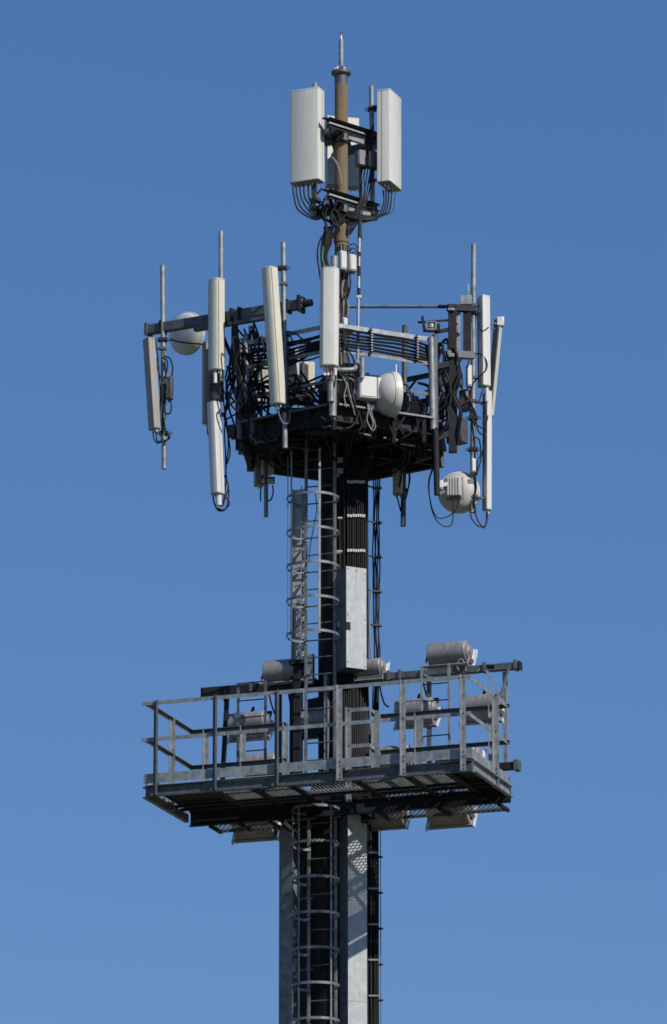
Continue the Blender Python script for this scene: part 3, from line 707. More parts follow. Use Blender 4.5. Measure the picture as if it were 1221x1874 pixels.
cg('black cable hanging from the low right dish', 'black cables looping below the low right dish', [
    [(796, 850, 1.1), (786, 880, 1.05), (787, 915, 1.0), (795, 945, .95), (810, 962, .9), (824, 962, .86), (829, 948, .84), (829, 910, .84)],
    [(794, 850, 1.1), (784, 885, 1.05), (791, 930, 1.0), (803, 948, .95), (820, 945, .88), (830, 938, .85)],
    [(841, 908, .8), (838, 925, .8), (830, 940, .8)]], .0085)
cg('black cable hanging with the short dark pipe under the right side', 'black cables by the hanging right pipe', [
    [(745, 840, -.9), (749, 870, -.9), (747, 895, -.92), (742, 915, -.94)],
    [(731, 835, -.9), (735, 865, -.9), (731, 892, -.92)],
    [(726, 905, -1), (731, 925, -.98), (734, 935, -.98), (736, 915, -.96)],
    [(749, 850, -.9), (750, 880, -.9), (744, 905, -.92)]], .011)
cg('black cable stub under the hanging left antenna', 'black cables under the hanging left antenna', [
    [(478, 890, -.85), (477, 905, -.85), (477, 918, -.85)], [(499, 888, -.78), (500, 902, -.78), (496, 914, -.78), (490, 917, -.78)]], .011)
cg('pale lead dangling below the drum dish radio', 'pale leads below the drum dish radio', [
    [(671, 732, 1.75), (674, 750, 1.75), (672, 770, 1.75), (682, 788, 1.75), (687, 778, 1.74), (681, 760, 1.73), (678, 735, 1.72)],
    [(674, 732, 1.75), (677, 755, 1.75), (683, 775, 1.75), (680, 785, 1.75)]], .008, 'greyc')
cg('pale lead dangling under the leaning panel', 'pale leads under the leaning panel', [
    [(510, 752, 1.55), (513, 768, 1.55), (521, 776, 1.55), (529, 768, 1.52), (530, 752, 1.5)],
    [(508, 748, 1.55), (516, 770, 1.56), (528, 775, 1.54), (532, 760, 1.5)]], .006, 'greyc')
cable('grey lead bent over the pale radio box behind the leaning panel', [(526, 636, 1.2), (532, 640, 1.22), (529, 660, 1.22), (525, 690, 1.2), (522, 715, 1.3)], .01, 'greyc')
cg('pale lead knotted round the near corner post', 'pale leads round the near corner post', [
    [(622, 678, 1.95), (628, 690, 1.95), (634, 705, 1.94), (630, 725, 1.94), (634, 745, 1.93)],
    [(626, 684, 1.93), (640, 692, 1.9), (650, 700, 1.85), (648, 720, 1.82)],
    [(632, 688, 1.9), (645, 684, 1.85), (655, 700, 1.8)],
    [(640, 680, 1.8), (636, 700, 1.85), (642, 730, 1.85), (650, 760, 1.8)]], .009, 'greyc')
cg('black cable knotted round the near corner post', 'black cables round the near corner post', [
    [(628, 600, 1.8), (634, 640, 1.85), (640, 670, 1.85), (634, 710, 1.9), (646, 750, 1.85)],
    [(632, 620, 1.8), (628, 660, 1.9), (640, 690, 1.85), (644, 720, 1.85), (654, 755, 1.8)],
    [(624, 610, 1.85), (632, 632, 1.9), (646, 655, 1.8), (652, 680, 1.75), (656, 700, 1.7)],
    [(594, 688, 2.1), (592, 705, 2.05), (600, 722, 2.0), (612, 735, 1.98)],
    [(614, 688, 2.1), (612, 705, 2.1), (606, 722, 2.05), (608, 745, 2.0)]], .012)
cg('black cable swinging from the left railing to the centre panel', 'black cables between the leaning and the centre panels', [
    [(524, 606, 1.5), (540, 610, 1.6), (556, 622, 1.7), (575, 628, 1.78), (592, 626, 1.85)],
    [(522, 632, 1.45), (540, 630, 1.55), (560, 628, 1.65), (590, 630, 1.8)],
    [(524, 612, 1.45), (533, 618, 1.5), (536, 632, 1.5)],
    [(535, 658, 1.4), (555, 660, 1.55), (575, 656, 1.7), (590, 650, 1.8)]], .014)

# ------------------------------------------------------------------ microwave dishes
def dish(label, c, az, el, r, depth, shell='pure', odu=True, rim=.06, odu_m='pure', radm='white', name='microwave_dish', osz=.25, olat=0., odist=None, hub=True):
    f = azv(az); f = (f*math.cos(R(el))+Z*math.sin(R(el))).normalized()
    o = thing(name, label, 'dish antenna', c)
    prof = [(.07, -depth), (r*.38, -depth*.975), (r*.62, -depth*.88), (r*.80, -depth*.68), (r*.92, -depth*.38), (r*.985, -.012), (r*.985, 0)]
    MB().lathe(prof, c, f, 48).build('reflector', shell, o)
    MB().lathe([(r, -.015), (r*1.025, -.012), (r*1.025, rim), (r, rim+.01), (r*.97, rim+.012)], c, f, 48).build('rim', radm, o, bev=.003)
    MB().lathe([(r*.985, rim+.003), (r*.7, rim+.035), (r*.3, rim+.052), (.01, rim+.056)], c, f, 48).build('radome', radm, o)
    MB().lathe([(r*1.03, .012), (r*1.034, .012), (r*1.034, .022), (r*1.03, .022)], c, f, 48, True).build('band', 'seam', o)
    h = c-f*(depth+.05)
    if hub: MB().cyl(h+f*.08, h-f*.02, .085, n=20).build('hub', 'alu', o)
    if odu:
        ex = Z.cross(f).normalized(); ez = f.cross(ex).normalized()
        od = odist or (depth+.17)
        q = c-f*od+ex*olat
        u = MB().box(q, (osz*.95, .16, osz*1.25), (ex, f, ez)).build('radio_unit', odu_m, o, bev=.016)
        k = MB()
        for i in range(5): k.box(q-f*.085+ex*(i-2)*osz*.17, (.008, .02, osz*1.1), (ex, f, ez))
        k.build('cooling_fins', odu_m, u)
        MB().box(q-ez*(osz*.63), (osz*.5, .08, .03), (ex, f, ez)).build('connector_plate', 'blackbox', u)
        MB().box(q+f*.11, (osz*1.15, .05, osz*1.45), (ex, f, ez)).build('mount_plate', 'alu_lite' if odu_m == 'pure' else 'alu', o, bev=.008)
    return o
dish('round white dish tucked behind the box beam at the left', P(341, 610, -.42), 141, 6, .36, .10, 'pure', odu=False, hub=False)
dd = dish('white drum dish facing right in the middle of the railing', P(713, 722, 1.55), 109, 2, .365, .26, 'dishgrey', odu=False, rim=.10)
u = enclosure('white square radio unit bolted on the back of the drum dish', P(669, 713, 1.72), (.30, .30, .37), 18, 'pure', lip=True)
tag(MB().box(P(696, 714, 1.66), (.16, .24, .36), (azv(108), azv(18), Z)).build('mounting_plate', 'pure', bev=.01), 'white collar plate between the square radio and the drum dish', 'plate')
dish('round white dish hanging at the low right, seen from behind', P(840, 901, .42), 170, 2, .345, .20, 'dishgrey', osz=.26, odu_m='dishgrey', olat=.03, odist=.36)
k = thing('mounting_bracket', 'white jointed bracket joining the low dish to the hanging dark pipe', 'bracket', P(806, 896, .95))
MB().box(P(806, 888, .92), (.09, .1, .16)).build('clamp', 'alu_lite', k, bev=.01)
MB().bar(P(800, 890, 1.1), P(822, 884, .75), .05, .06).build('arm', 'alu_lite', k)
MB().bar(P(800, 905, 1.1), P(815, 898, .75), .03, .04).build('arm', 'galv', k)
MB().bar(P(862, 884, .62), P(856, 884, .5), .09, .12).build('pipe_strap', 'galv', k)
k = thing('mounting_bracket', 'thin pin bracket standing on top of the drum dish', 'bracket', P(724, 683, 1.55))
MB().cyl(P(725, 684, 1.5), P(725, 667, 1.5), .012, n=8).build('pin', 'alu_lite', k)
MB().bar(P(668, 686, 1.62), P(712, 690, 1.5), .02, .02).build('stay', 'steel_dark', k)

# ------------------------------------------------------------------ cables, clips and covers on the mast
def shp(a, r, py):                               # point on a circle round the mast at photo height py
    e = azv(a)*r; return e+Z*P(625, py, -e.y).z
GT = 'black feeder cables running down the upper mast'
for i in range(22):
    a = -9+i*4.9; r_ = .405+(.028 if i % 2 else 0)
    jit = [random.uniform(-.6, .6) for _ in range(9)]
    pts = [shp(a+jit[q], r_+.004*jit[q], 800+q*56) for q in range(9)]+[shp(a*.92, .46, 1330), shp(a*.9, .55, 1400), shp(a*.88, .6, 1470)]
    cable('black feeder cable running down the upper mast', pts, .0175, group=GT, world=True)
GT = 'thin black cables clipped in a row down the mast front'
for i in range(8):
    a = 13+i*5.3
    cable('thin black cable clipped in the front row down the mast', [shp(a+random.uniform(-.25, .25), .462, 830+q*30) for q in range(14)], .011, group=GT, world=True)
for y, lab in ((882, 'white clip bar across the cables, uppermost of three'), (944, 'white clip bar across the cables, middle of three'), (1008, 'white clip bar across the cables, lowest of three')):
    o = thing('cable_clip', lab, 'cable clip', shp(32, .47, y))
    MB().tube([shp(11+q*4.4, .478, y) for q in range(10)], .012, 6).build('bar', 'galv', o)
    for i in range(8):
        a = 13+i*5.3; c = shp(a, .487, y+random.uniform(-.6, .6))
        MB().box(c, (.034, .035, .05), (azv(a+90), azv(a), Z)).build('clip', 'clip', o, bev=.005)
GT = 'small white spacers between ladder and mast'
for y in (948, 1009): tag(MB().cyl(F(.14, -.58, fz(.14, -.58, y)), F(.21, -.56, fz(.21, -.56, y)), .018, n=8).build('spacer', 'clip'), 'small white spacer sticking out by the ladder rail', 'spacer', GT)
def boxduct(o, name, a, r, py0, py1, wd, dp, m, seams=(), off=0.):
    """flat box against the mast: a azimuth, r distance of its front face"""
    n = azv(a); e = Z.cross(n); c = n*r+e*off
    z0 = P(625, py1, r*math.cos(R(a))).z if py1 < 5000 else .3
    z1 = P(625, py0, r*math.cos(R(a))).z
    zz = [z0]+[P(625, s, r).z for s in seams][::-1]+[z1]; zz.sort()
    for i in range(len(zz)-1):
        g_ = .004
        b_ = MB().box(c-n*(dp/2+.006)+Z*((zz[i]+zz[i+1])/2), (wd-.006, dp, zz[i+1]-zz[i]-g_), (e, n, Z)).build(name, 'galv_dark', o, bev=.004)  # darker body metal puts shade into the colour of the sides
        MB().box(c-n*.003+Z*((zz[i]+zz[i+1])/2), (wd, .006, zz[i+1]-zz[i]-g_), (e, n, Z)).build('sunlit_front', m, b_)  # thin pale face added to carry the sunlit tone of the front
    return n, e, c
o = thing('cable_cover', 'bright galvanised cover box on the mast above the walkway', 'cover', shp(27, .6, 1228))
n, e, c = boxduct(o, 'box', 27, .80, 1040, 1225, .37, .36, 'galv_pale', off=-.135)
MB().box(shp(27, .803, 1149)-e*.285, (.075, .012, .13), (e, n, Z)).build('notch', 'black', o)
for dx_, y_ in ((-.135, 1047), (-.29, 1044), (.02, 1050), (-.29, 1128), (.02, 1134), (-.29, 1215), (.02, 1220)):
    MB().cyl(shp(27, .80, y_)+e*dx_, shp(27, .81, y_)+e*dx_, .009, n=8).build('rivet', 'galv_dark', o)
o = thing('cable_duct', 'bright galvanised duct down the front of the lower mast', 'duct', shp(22, .6, 2000))
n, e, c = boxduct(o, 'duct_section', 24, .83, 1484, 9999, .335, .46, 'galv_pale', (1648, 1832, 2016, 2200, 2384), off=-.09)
o = thing('cable_duct', 'shaded flat grey duct along the left of the lower mast', 'duct', Vector((-.87, 0, zc(2000))))
zz = [.3]+[zc(y) for y in (2384, 2190, 2008, 1825, 1642, 1515)]
for i in range(len(zz)-1):
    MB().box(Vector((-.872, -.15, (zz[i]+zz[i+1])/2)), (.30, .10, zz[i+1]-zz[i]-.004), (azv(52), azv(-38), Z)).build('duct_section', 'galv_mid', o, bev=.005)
k = MB()
for y in (1560, 1700, 1840, 1980): k.bar(Vector((-.8, -.1, zc(y))), Vector((-.45, 0, zc(y))), .05, .06)
k.build('bracket', 'galv_dark', o)
o = thing('cable_tray', 'dark closed cable tray between the left duct and the lower ladder', 'cable tray', Vector((-.62, -.15, zc(2300))))
MB().box(Vector((-.63, -.12, (.3+zc(1470))/2)), (.24, .2, zc(1470)-.3), (azv(70), azv(-20), Z)).build('trunking', 'steel_dark', o, bev=.005)
for y in range(1520, 2380, 130): MB().box(Vector((-.60, -.22, zc(y))), (.30, .04, .04), (azv(70), azv(-20), Z)).build('saddle', 'galv_dark', o)
GT = 'black cables clipped down the right of the lower mast'
for i in range(9):
    a = 47+i*5.2
    cable('black cable clipped down the right side of the lower mast', [shp(a*.9, .53, 1440), shp(a, .565+.02*(i % 2), 1500)]+[shp(a+random.uniform(-.8, .8), .57+.022*(i % 2)+random.uniform(-.006, .006), y) for y in range(1560, 2400, 60)], .0185, group=GT, world=True)
GT = 'cable brackets down the lower mast'
for i in range(8):
    y = 1495+i*65.5; 
    o = thing('cable_bracket', 'grey cable bracket with a jutting pin on the right of the lower mast', 'bracket', shp(60, .6, y), GT)
    MB().tube([shp(44+q*6, .612, y) for q in range(6)], .017, 8).build('strap', 'galv', o)
    MB().cyl(shp(74, .60, y+8), shp(80, .68, y+8), .026, .014, 8).build('pin', 'steel_dark', o)
cable('thin bare wire stretched beside the lower cable brackets', [shp(80, .645, y) for y in (1500, 1600, 1700, 1800, 2000, 2300)], .007, 'galv_dark', world=True)
GT = 'black cables standing off the right of the upper mast'
for i in range(5):
    x = 683+i*2.6; d = .05+.03*(i % 2)
    cable('black cable hanging off the right side of the upper mast', [(x+random.uniform(-2, 8), 835, d-.3), (x+random.uniform(-1, 4), 880, d-.1)]+[(x+random.uniform(-1.6, 1.6)+(y-900)*.004, y, d) for y in range(915, 1230, 31)]+[(x-1, 1300, d), (x-2, 1420, d), (x-2, 1480, d)], .0135, group=GT)
GT = 'stand off clamps right of the upper mast'
for y in (893, 957, 1020, 1083, 1145, 1208):
    o = thing('cable_bracket', 'dark stand-off clamp holding the cables right of the upper mast', 'bracket', P(688, y+4, .05), GT)
    MB().bar(P(662, y-6, .02), P(688, y, .05), .03, .022).build('arm', 'galv_dark', o)
    MB().box(P(690, y, .07), (.15, .09, .035)).build('clamp', 'blackbox', o, bev=.006)
    MB().cyl(P(694, y, .08), P(700, y+1, .08), .008, n=6).build('bolt', 'galv_dark', o)
cable('grey lightning strip down the right edge of the upper mast', [(679, 1080, .12), (676, 1150, .13), (680, 1210, .12), (679, 1240, .12)], .012, 'greyc')

# ------------------------------------------------------------------ caged ladders
def ladder(name, label, u0, v0, w, ytop, ybot, hoops, rung_y, vdep, rcage, strap_to, straps, mr='galv_mid'):
    """ladder on the mast: stringers at u0 +- w/2, cage bulging out to v0-vdep"""
    o = thing(name, label, 'ladder', F(u0, v0, fz(u0, v0, ybot)))
    zt = fz(u0, v0, ytop); zb = fz(u0, v0, ybot)
    for s in (-1, 1):
        a = u0+s*w/2
        MB().bar(F(a, v0, zb), F(a, v0, zt), .026, .05, UX).build('stringer', mr, o, bev=.003)
    for y in rung_y:
        z = fz(u0, v0, y)
        MB().cyl(F(u0-w/2, v0, z), F(u0+w/2, v0, z), .0125, n=8).build('rung', 'galv_dark', o)
    cu = u0; cv = v0-vdep/2-.02
    def hp(t, z):                # t = angle, 0 = outermost point, +-~140 to the stringers
        rv = vdep/2+.05
        return F(cu+rcage*math.sin(R(t)), cv-rv*math.cos(R(t)), z)
    zs = []
    for y in hoops:
        z = fz(cu, v0-vdep, y); zs.append(z)
        ts = [-150+q*10 for q in range(31)]
        k = MB(); n = len(ts); vs = []
        pts = [F(u0-w/2-.01, v0, z)]+[hp(t, z) for t in ts]+[F(u0+w/2+.01, v0, z)]
        for q, p in enumerate(pts):
            c = F(cu, cv, z); dr = (p-c).normalized()
            for a_, b_ in ((0, -.021), (.007, -.021), (.007, .021), (0, .021)): vs.append(p+dr*a_+Z*b_)
        m_ = len(pts)
        fs = [(q*4+j, q*4+(j+1) % 4, q*4+4+(j+1) % 4, q*4+4+j) for q in range(m_-1) for j in range(4)]+[(3, 2, 1, 0), (m_*4-4, m_*4-3, m_*4-2, m_*4-1)]
        k.add(vs, fs).build('hoop', 'galv_mid', o)
    for t in straps:
        hi = max(zs)+.0; lo = min(zs)
        if strap_to: hi = fz(cu, v0-vdep, strap_to[0]); lo = fz(cu, v0-vdep, strap_to[1]) if strap_to[1] < 5000 else .3
        p = hp(t, 0); dr = (p-F(cu, cv, 0)).normalized(); q = p-dr*.006; tg = Z.cross(dr)
        MB().box(q+Z*((hi+lo)/2), (.036, .007, hi-lo), (tg, dr, Z)).build('strap', 'galv_mid', o)
    return o
ladder('caged_ladder', 'upper caged ladder rising from the walkway to the crow\'s nest', -.16, -.60, .50, 800, 1412,
       [903, 966, 1029, 1092, 1155], [858+31.3*i for i in range(18)], .72, .43, (822, 1160), (-84, -38, 34))
LB = 2380
ladder('caged_ladder', 'lower caged ladder climbing to the underside of the walkway', -.06, -.78, .46, 1478, LB,
       [1475+64.8*i for i in range(14)], [1506+65.0*i for i in range(13)]+[1474+65.0*i for i in range(14)], .62, .385, (1475, LB), (-84, -28, 60))
k = MB()
GT = 'ladder standoffs on the mast'
for y in (870, 1010, 1150): 
    o = tag(MB().bar(F(.09, -.58, fz(.09, -.58, y)), F(.12, -.35, fz(.12, -.35, y)), .03, .06).build('standoff', 'galv'), 'steel stand-off between the upper ladder and the mast', 'bracket', GT)
GT = 'small lugs on the upper ladder rail'
for y in (842, 862, 1143): tag(MB().box(F(.19, -.62, fz(.19, -.62, y)), (.10, .012, .09), (UX, VX, Z)).build('lug_plate', 'galv'), 'small steel lug plate fixed beside the upper ladder rail', 'plate', GT)
# long channel tray left of the upper ladder
tray = thing('cable_tray', 'galvanised channel tray standing left of the upper ladder', 'cable tray', F(-.66, -.40, fz(-.66, -.4, 1214)))
c0 = F(-.66, -.40, 0); zt, zb = fz(-.66, -.4, 896), fz(-.66, -.4, 1210)
def tb(uc, vc, su, sv, z0, z1, nm, m): MB().box(F(uc, vc, (z0+z1)/2), (su, sv, z1-z0), (UX, VX, Z)).build(nm, m, tray, bev=.003)
tb(-.605, -.38, .20, .012, zb, zt, 'web', 'galv_pale')
tb(-.712, -.42, .012, .10, zb, zt, 'flange', 'galv_pale'); tb(-.503, -.398, .010, .05, zb, zt, 'flange', 'galv_pale'); tb(-.503, -.565, .010, .035, zb, zt, 'flange', 'galv_pale')
k = MB(); z_ = zb+.01; n_ = 0
while z_ < zt-.16:
    v0_, v1_ = (-.42, -.55) if n_ % 2 else (-.55, -.42)
    k.bar(F(-.503, v0_, z_), F(-.503, v1_, z_+.15), .010, .035, UX); z_ += .15; n_ += 1
k.build('lacing', 'galv_pale', tray)
tb(-.61, -.40, .27, .22, zb-.07, zb-.004, 'foot', 'steel_dark')
tb(-.64, -.36, .12, .10, fz(-.64, -.36, 1440), zb-.075, 'foot_post', 'steel_dark')
tb(-.56, -.47, .10, .012, zb-.04, fz(-.66, -.4, 1100), 'front_lip', 'galv')
k = MB()
for y in (925, 985, 1046, 1107, 1168): k.box(F(-.60, -.43, fz(-.6, -.43, y)), (.07, .05, .03), (UX, VX, Z))
k.build('cable_cleats', 'black', tray)
cable('thin black cable swinging between tray and mast', [(577, 902, .45), (580, 930, .5), (575, 960, .5), (568, 1000, .5), (566, 1030, .5)], .007)
o = thing('support_post', 'pale galvanised post beside the mast inside the walkway', 'post', F(-.12, -.43, fz(-.12, -.43, 1412)))
MB().bar(F(-.10, -.46, fz(-.10, -.46, 1412)), F(-.10, -.46, fz(-.1, -.46, 1235)), .13, .05, UX).build('post', 'galv', o, bev=.004)
MB().box(F(-.10, -.46, fz(-.1, -.46, 1234)), (.16, .08, .03), (UX, VX, Z)).build('cap', 'galv_dark', o)
o = thing('support_post', 'tall dark post below the tray left of the ladder', 'post', F(-.72, -.2, fz(-.7, -.2, 1412)))
MB().bar(F(-.72, -.2, fz(-.7, -.2, 1420)), F(-.72, -.2, fz(-.7, -.2, 1216)), .22, .16, UX).build('post', 'steel_dark', o, bev=.004)
MB().bar(F(-.50, -.25, fz(-.5, -.25, 1290)), F(.0, -.25, fz(-.5, -.25, 1284)), .1, .16).build('arm', 'steel_dark', o)
MB().bar(F(-.50, -.25, fz(-.5, -.25, 1340)), F(.0, -.25, fz(-.5, -.25, 1334)), .1, .14).build('arm', 'steel_dark', o)
MB().box(F(-.42, -.35, fz(-.42, -.35, 1225)), (.12, .1, .5), (UX, VX, Z)).build('switch_box', 'galv', o, bev=.008)

# ------------------------------------------------------------------ maintenance walkway in front of the mast
UL, UR, VF, VB = -2.33, 3.16, -2.92, -.85
zr = P(266, 1285, -F(-2.4, VF, 0).y).z                 # top rail
zm, ztoe, zd = zr-.60, zr-1.19, zr-1.38               # mid rail, top of toe board, floor
wk = thing('service_walkway', 'long grey steel service walkway with railings across the mast', 'walkway', F(.4, VF, zd-.2))
HU = (-.62, .32)                                       # hatch for the ladder
def rail(p, q, name='handrail', w_=.062, fl=1, m='galv'): MB().ell(p, q, w_, w_, .008, fl).build(name, m, wk)
for zz, nm in ((zr, 'handrail'), (zm, 'mid_rail')):
    rail(F(UL-.06, VF, zz), F(UR, VF, zz), nm, fl=-1)
    rail(F(UL, VF+.005, zz-.003), F(UL, VB, zz-.003), nm, fl=1)
    rail(F(UR-.03, VF+.005, zz-.003), F(UR-.03, VB, zz-.003), nm, fl=-1)
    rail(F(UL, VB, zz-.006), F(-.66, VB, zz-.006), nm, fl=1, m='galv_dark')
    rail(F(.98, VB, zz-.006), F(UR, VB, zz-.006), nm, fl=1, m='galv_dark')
    rail(F(.98, VB, zz-.009), F(.98, VB-.62, zz-.009), nm, fl=1)
    rail(F(.98, VB-.62, zz-.012), F(.60, VB-.62, zz-.012), nm, fl=1)
def post(u, v, ztop_=None, m='galv', fl=1, w_=.07, dv=0):
    t = zr-.003 if ztop_ is None else ztop_
    bt = zd-.18 if v < VB-.5 else zd
    k = MB(); 
    k.box(F(u, v+dv, (t+bt)/2), (w_, .009, t-bt), (UX, VX, Z))
    k.box(F(u-fl*w_/2, v+dv-.043*(1 if dv == 0 else -1), (t+bt)/2), (.009, .078, t-bt), (UX, VX, Z))
    p = k.build('post', m, wk)
    for zz in (zr-.04, zm-.03, ztoe-.06, ztoe-.13, zd-.08, zd-.14)[:6 if bt < zd else 4]:
        q = F(u, v+dv-.006, zz); MB().cyl(q, q-VX*.012, .011, n=6).build('bolt', 'steel_dark', p)
fpx = (285, 393, 506, 622, 738, 848)
for i, px in enumerate(fpx): post(uF(px, VF-.03), VF-.015, m='galv' if i > 2 else 'galv_dark', fl=1 if i > 2 else -1)  # darker metal on the left posts paints in their shaded fronts
post(UR+.02, (VF+VB)/2+.25, w_=.085); post(UL+.05, (VF+VB)/2+.1); post(UL+.28, VB); post(UR-.3, VB); post(uF(767, VB), VB, w_=.11); post(.64, VB-.62, w_=.07); post(.99, VB-.30, w_=.11); post(-.66, VB); post(-1.4, VB)
# toe boards
for a_, b_ in zip((UL-.02,)+tuple(uF(p, VF) for p in fpx[1:]), tuple(uF(p, VF)-.012 for p in fpx[1:])+(UR,)):
    MB().bar(F(a_, VF+.012, ztoe-.08), F(b_, VF+.012, ztoe-.08), .006, .155).build('toe_board', 'galv', wk)
for u_ in (UL, UR): MB().bar(F(u_, VF+.03, ztoe-.08), F(u_, VB, ztoe-.08), .006, .155).build('toe_board', 'galv', wk)
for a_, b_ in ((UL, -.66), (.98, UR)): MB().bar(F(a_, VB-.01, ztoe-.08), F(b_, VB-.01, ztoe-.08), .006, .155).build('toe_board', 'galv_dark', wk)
# floor frame
MB().chan(F(UL, VF+.08, zd-.002), F(UR, VF+.08, zd-.002), .075, .18, .011, 1).build('edge_beam', 'galv_dark', wk)
MB().chan(F(UL, VB+.03, zd-.002), F(UR, VB+.03, zd-.002), .09, .24, .012, 1).build('edge_beam', 'steel_dark', wk)
for u_, fl in ((UL, 1), (UR, -1)): MB().chan(F(u_, VF+.08, zd-.002), F(u_, VB-.06, zd-.002), .07, .18, .011, -fl).build('end_beam', 'galv', wk)
for u_ in [uF(px, -2.4) for px in (398, 466, 535, 652, 747, 822)]: MB().bar(F(u_, VF+.09, zd-.075), F(u_, VB, zd-.05), .12, .035).build('cross_beam', 'steel_dark', wk)
for v_ in (-1.62, -1.36): MB().bar(F(UL+.03, v_, zd-.07), F(UR-.03, v_, zd-.055), .05, .045).build('stringer', 'steel_dark', wk)
for u_ in (.62, -.80): MB().bar(F(u_, VB-.02, zd-.14), F(u_, -.3, zd-.14), .12, .16).build('cantilever', 'steel_dark', wk)
MB().bar(F(-.72, -.58, zd-.14), F(.55, -.58, zd-.14), .12, .16).build('cantilever', 'steel_dark', wk)
for s in (-1, 1): MB().bar(F(.62 if s > 0 else -.8, -.62, zd-.25), F(.3*s, -.3, zd-.5), .1, .12).build('knee_brace', 'steel_dark', wk)
def expanded(a_, b_, va, vb_, z_, cell, sw, m, nm):
    k = MB(); run = (vb_-va)*.62; q = a_-run
    while q < b_+run:
        for s in (1, -1):
            p0, p1 = (q, q+run) if s > 0 else (q+run, q)
            ts = [0, 1]
            for lim in (a_, b_):
                t = (lim-p0)/(p1-p0)
                if 0 < t < 1: ts.append(t)
            ts.sort()
            for t0, t1 in zip(ts, ts[1:]):
                um = p0+(p1-p0)*(t0+t1)/2
                if a_ <= um <= b_ and t1-t0 > .01:
                    k.bar(F(p0+(p1-p0)*t0, va+(vb_-va)*t0, z_+.003*s), F(p0+(p1-p0)*t1, va+(vb_-va)*t1, z_+.003*s), sw, .006)
        q += cell
    k.build(nm, m, wk, smooth=False)
# grating: bearing bars along the walkway, cross bars, real gaps
us = [UL+.04]+[uF(px, -2.4) for px in (398, 466, 535, 652, 747, 822)]+[UR-.04]
for i in range(len(us)-1):
    a_, b_ = us[i]+.003, us[i+1]-.003; k = MB(); v_ = VF+.06
    if i in (0, 6):                                    # solid end sheets
        MB().bar(F(a_, (VF+VB)/2, zd-.015), F(b_, (VF+VB)/2, zd-.015), VB-VF-.14, .008).build('floor_plate', 'steel_dark', wk); continue
    half = i != 3
    if i in (4, 5): expanded(a_, b_, -1.36, VB-.03, zd-.02, .075, .016, 'galv_dark', 'mesh_floor')
    elif half: MB().bar(F(a_, (-1.34+VB)/2, zd-.02), F(b_, (-1.34+VB)/2, zd-.02), VB+1.34-.04, .008).build('floor_plate', 'steel_dark', wk)
    while v_ < (-1.38 if half else VB-.02):
        if not (i == 3 and (v_ > -1.55 or v_ < -1.75)): k.bar(F(a_, v_, zd-.016), F(b_, v_, zd-.017), .004, .031)
        v_ += .033
    u_ = a_+.03
    ve = -1.38 if half else -1.56
    while u_ < b_:
        k.bar(F(u_, VF+.06, zd-.008), F(u_, ve, zd-.008), .012, .010); u_ += .066
    k.build('grating', 'galv', wk, smooth=False)
for a_, b_ in ((UL+.35, -.95), (.95, UR-.2)):
    expanded(a_, b_, VB+.10, -.34, zd-.22, .085, .014, 'galv_dark', 'mesh_floor')
    MB().ell(F(a_, -.34, zd-.2), F(b_, -.34, zd-.2), .05, .06, .008, -1).build('edge_angle', 'galv_dark', wk)
    for u_ in (a_, (a_+b_)/2, b_): MB().bar(F(u_, VB, zd-.25), F(u_, -.32, zd-.25), .05, .05).build('cross_beam', 'steel_dark', wk)

# ------------------------------------------------------------------ lamp beams and floodlights behind the walkway
VL = -.20
zu = P(950, 1218, -F(3.18, VL, 0).y).z
zl = P(937, 1401, -F(3.1, VL, 0).y).z
lam = thing('lamp_beam', 'grey upper lamp beam carrying floodlights behind the walkway', 'beam', F(.4, VL, zu))
MB().bar(F(-2.38, VL, zu-.01), F(-.36, VL, zu-.01), .15, .16).build('left_beam', 'steel_dark', lam, bev=.005)
MB().bar(F(.36, VL, zu), F(3.14, VL, zu), .13, .11).build('right_beam', 'galv_dark', lam, bev=.005)
k = MB()
for u_ in (3.08, 2.55, 2.2, 1.1, .9, -1.5): k.box(F(u_, VL-.0, zu+.01), (.05, .18, .16), (UX, VX, Z))
k.build('clamp_plates', 'galv_dark', lam, bev=.004)
MB().box(F(3.15, VL, zu), (.02, .16, .13), (UX, VX, Z)).build('end_cap', 'steel_dark', lam)
low = thing('lamp_beam', 'dark lower lamp beam level with the walkway floor', 'beam', F(.4, VL, zl))
MB().bar(F(-2.3, VL, zl), F(3.05, VL, zl), .12, .12).build('beam', 'steel_dark', low, bev=.005)
MB().box(F(3.08, VL, zl+.0), (.08, .18, .17), (UX, VX, Z)).build('end_cap', 'galv_dark', low, bev=.004)
for u_, t_, m_ in ((2.86, .02, 'galv'), (-2.05, -.25, 'steel_dark'), (-1.05, .0, 'steel_dark'), (1.55, 0, 'galv_dark')):
    o = tag(MB().bar(F(u_, VL+.1, zl+.06), F(u_+t_*-.3, VL+.1, zu-.06), .08, .06, UX).build('hanger', m_), None, 'post')
    o['label'] = {2.86: 'pale hanger post at the right end of the lamp beams', -2.05: 'dark leaning hanger post at the left end of the lamp beams', -1.05: 'dark hanger post left of the mast between the lamp beams', 1.55: 'grey hanger post right of the mast between the lamp beams'}[u_]
for s, lab in ((0, 'thin pale stay crossing to the right, at the right end of the lamp beam'), (1, 'thin pale stay crossing to the left, at the right end of the lamp beam')):
    p, q = (F(2.60, VL-.1, zu-.06), F(2.86, VL-.05, zu-.62)) if s == 0 else (F(2.98, VL-.1, zu-.06), F(2.80, VL-.05, zu-.58))
    tag(MB().bar(p, q, .03, .035).build('stay', 'galv'), lab, 'stay')

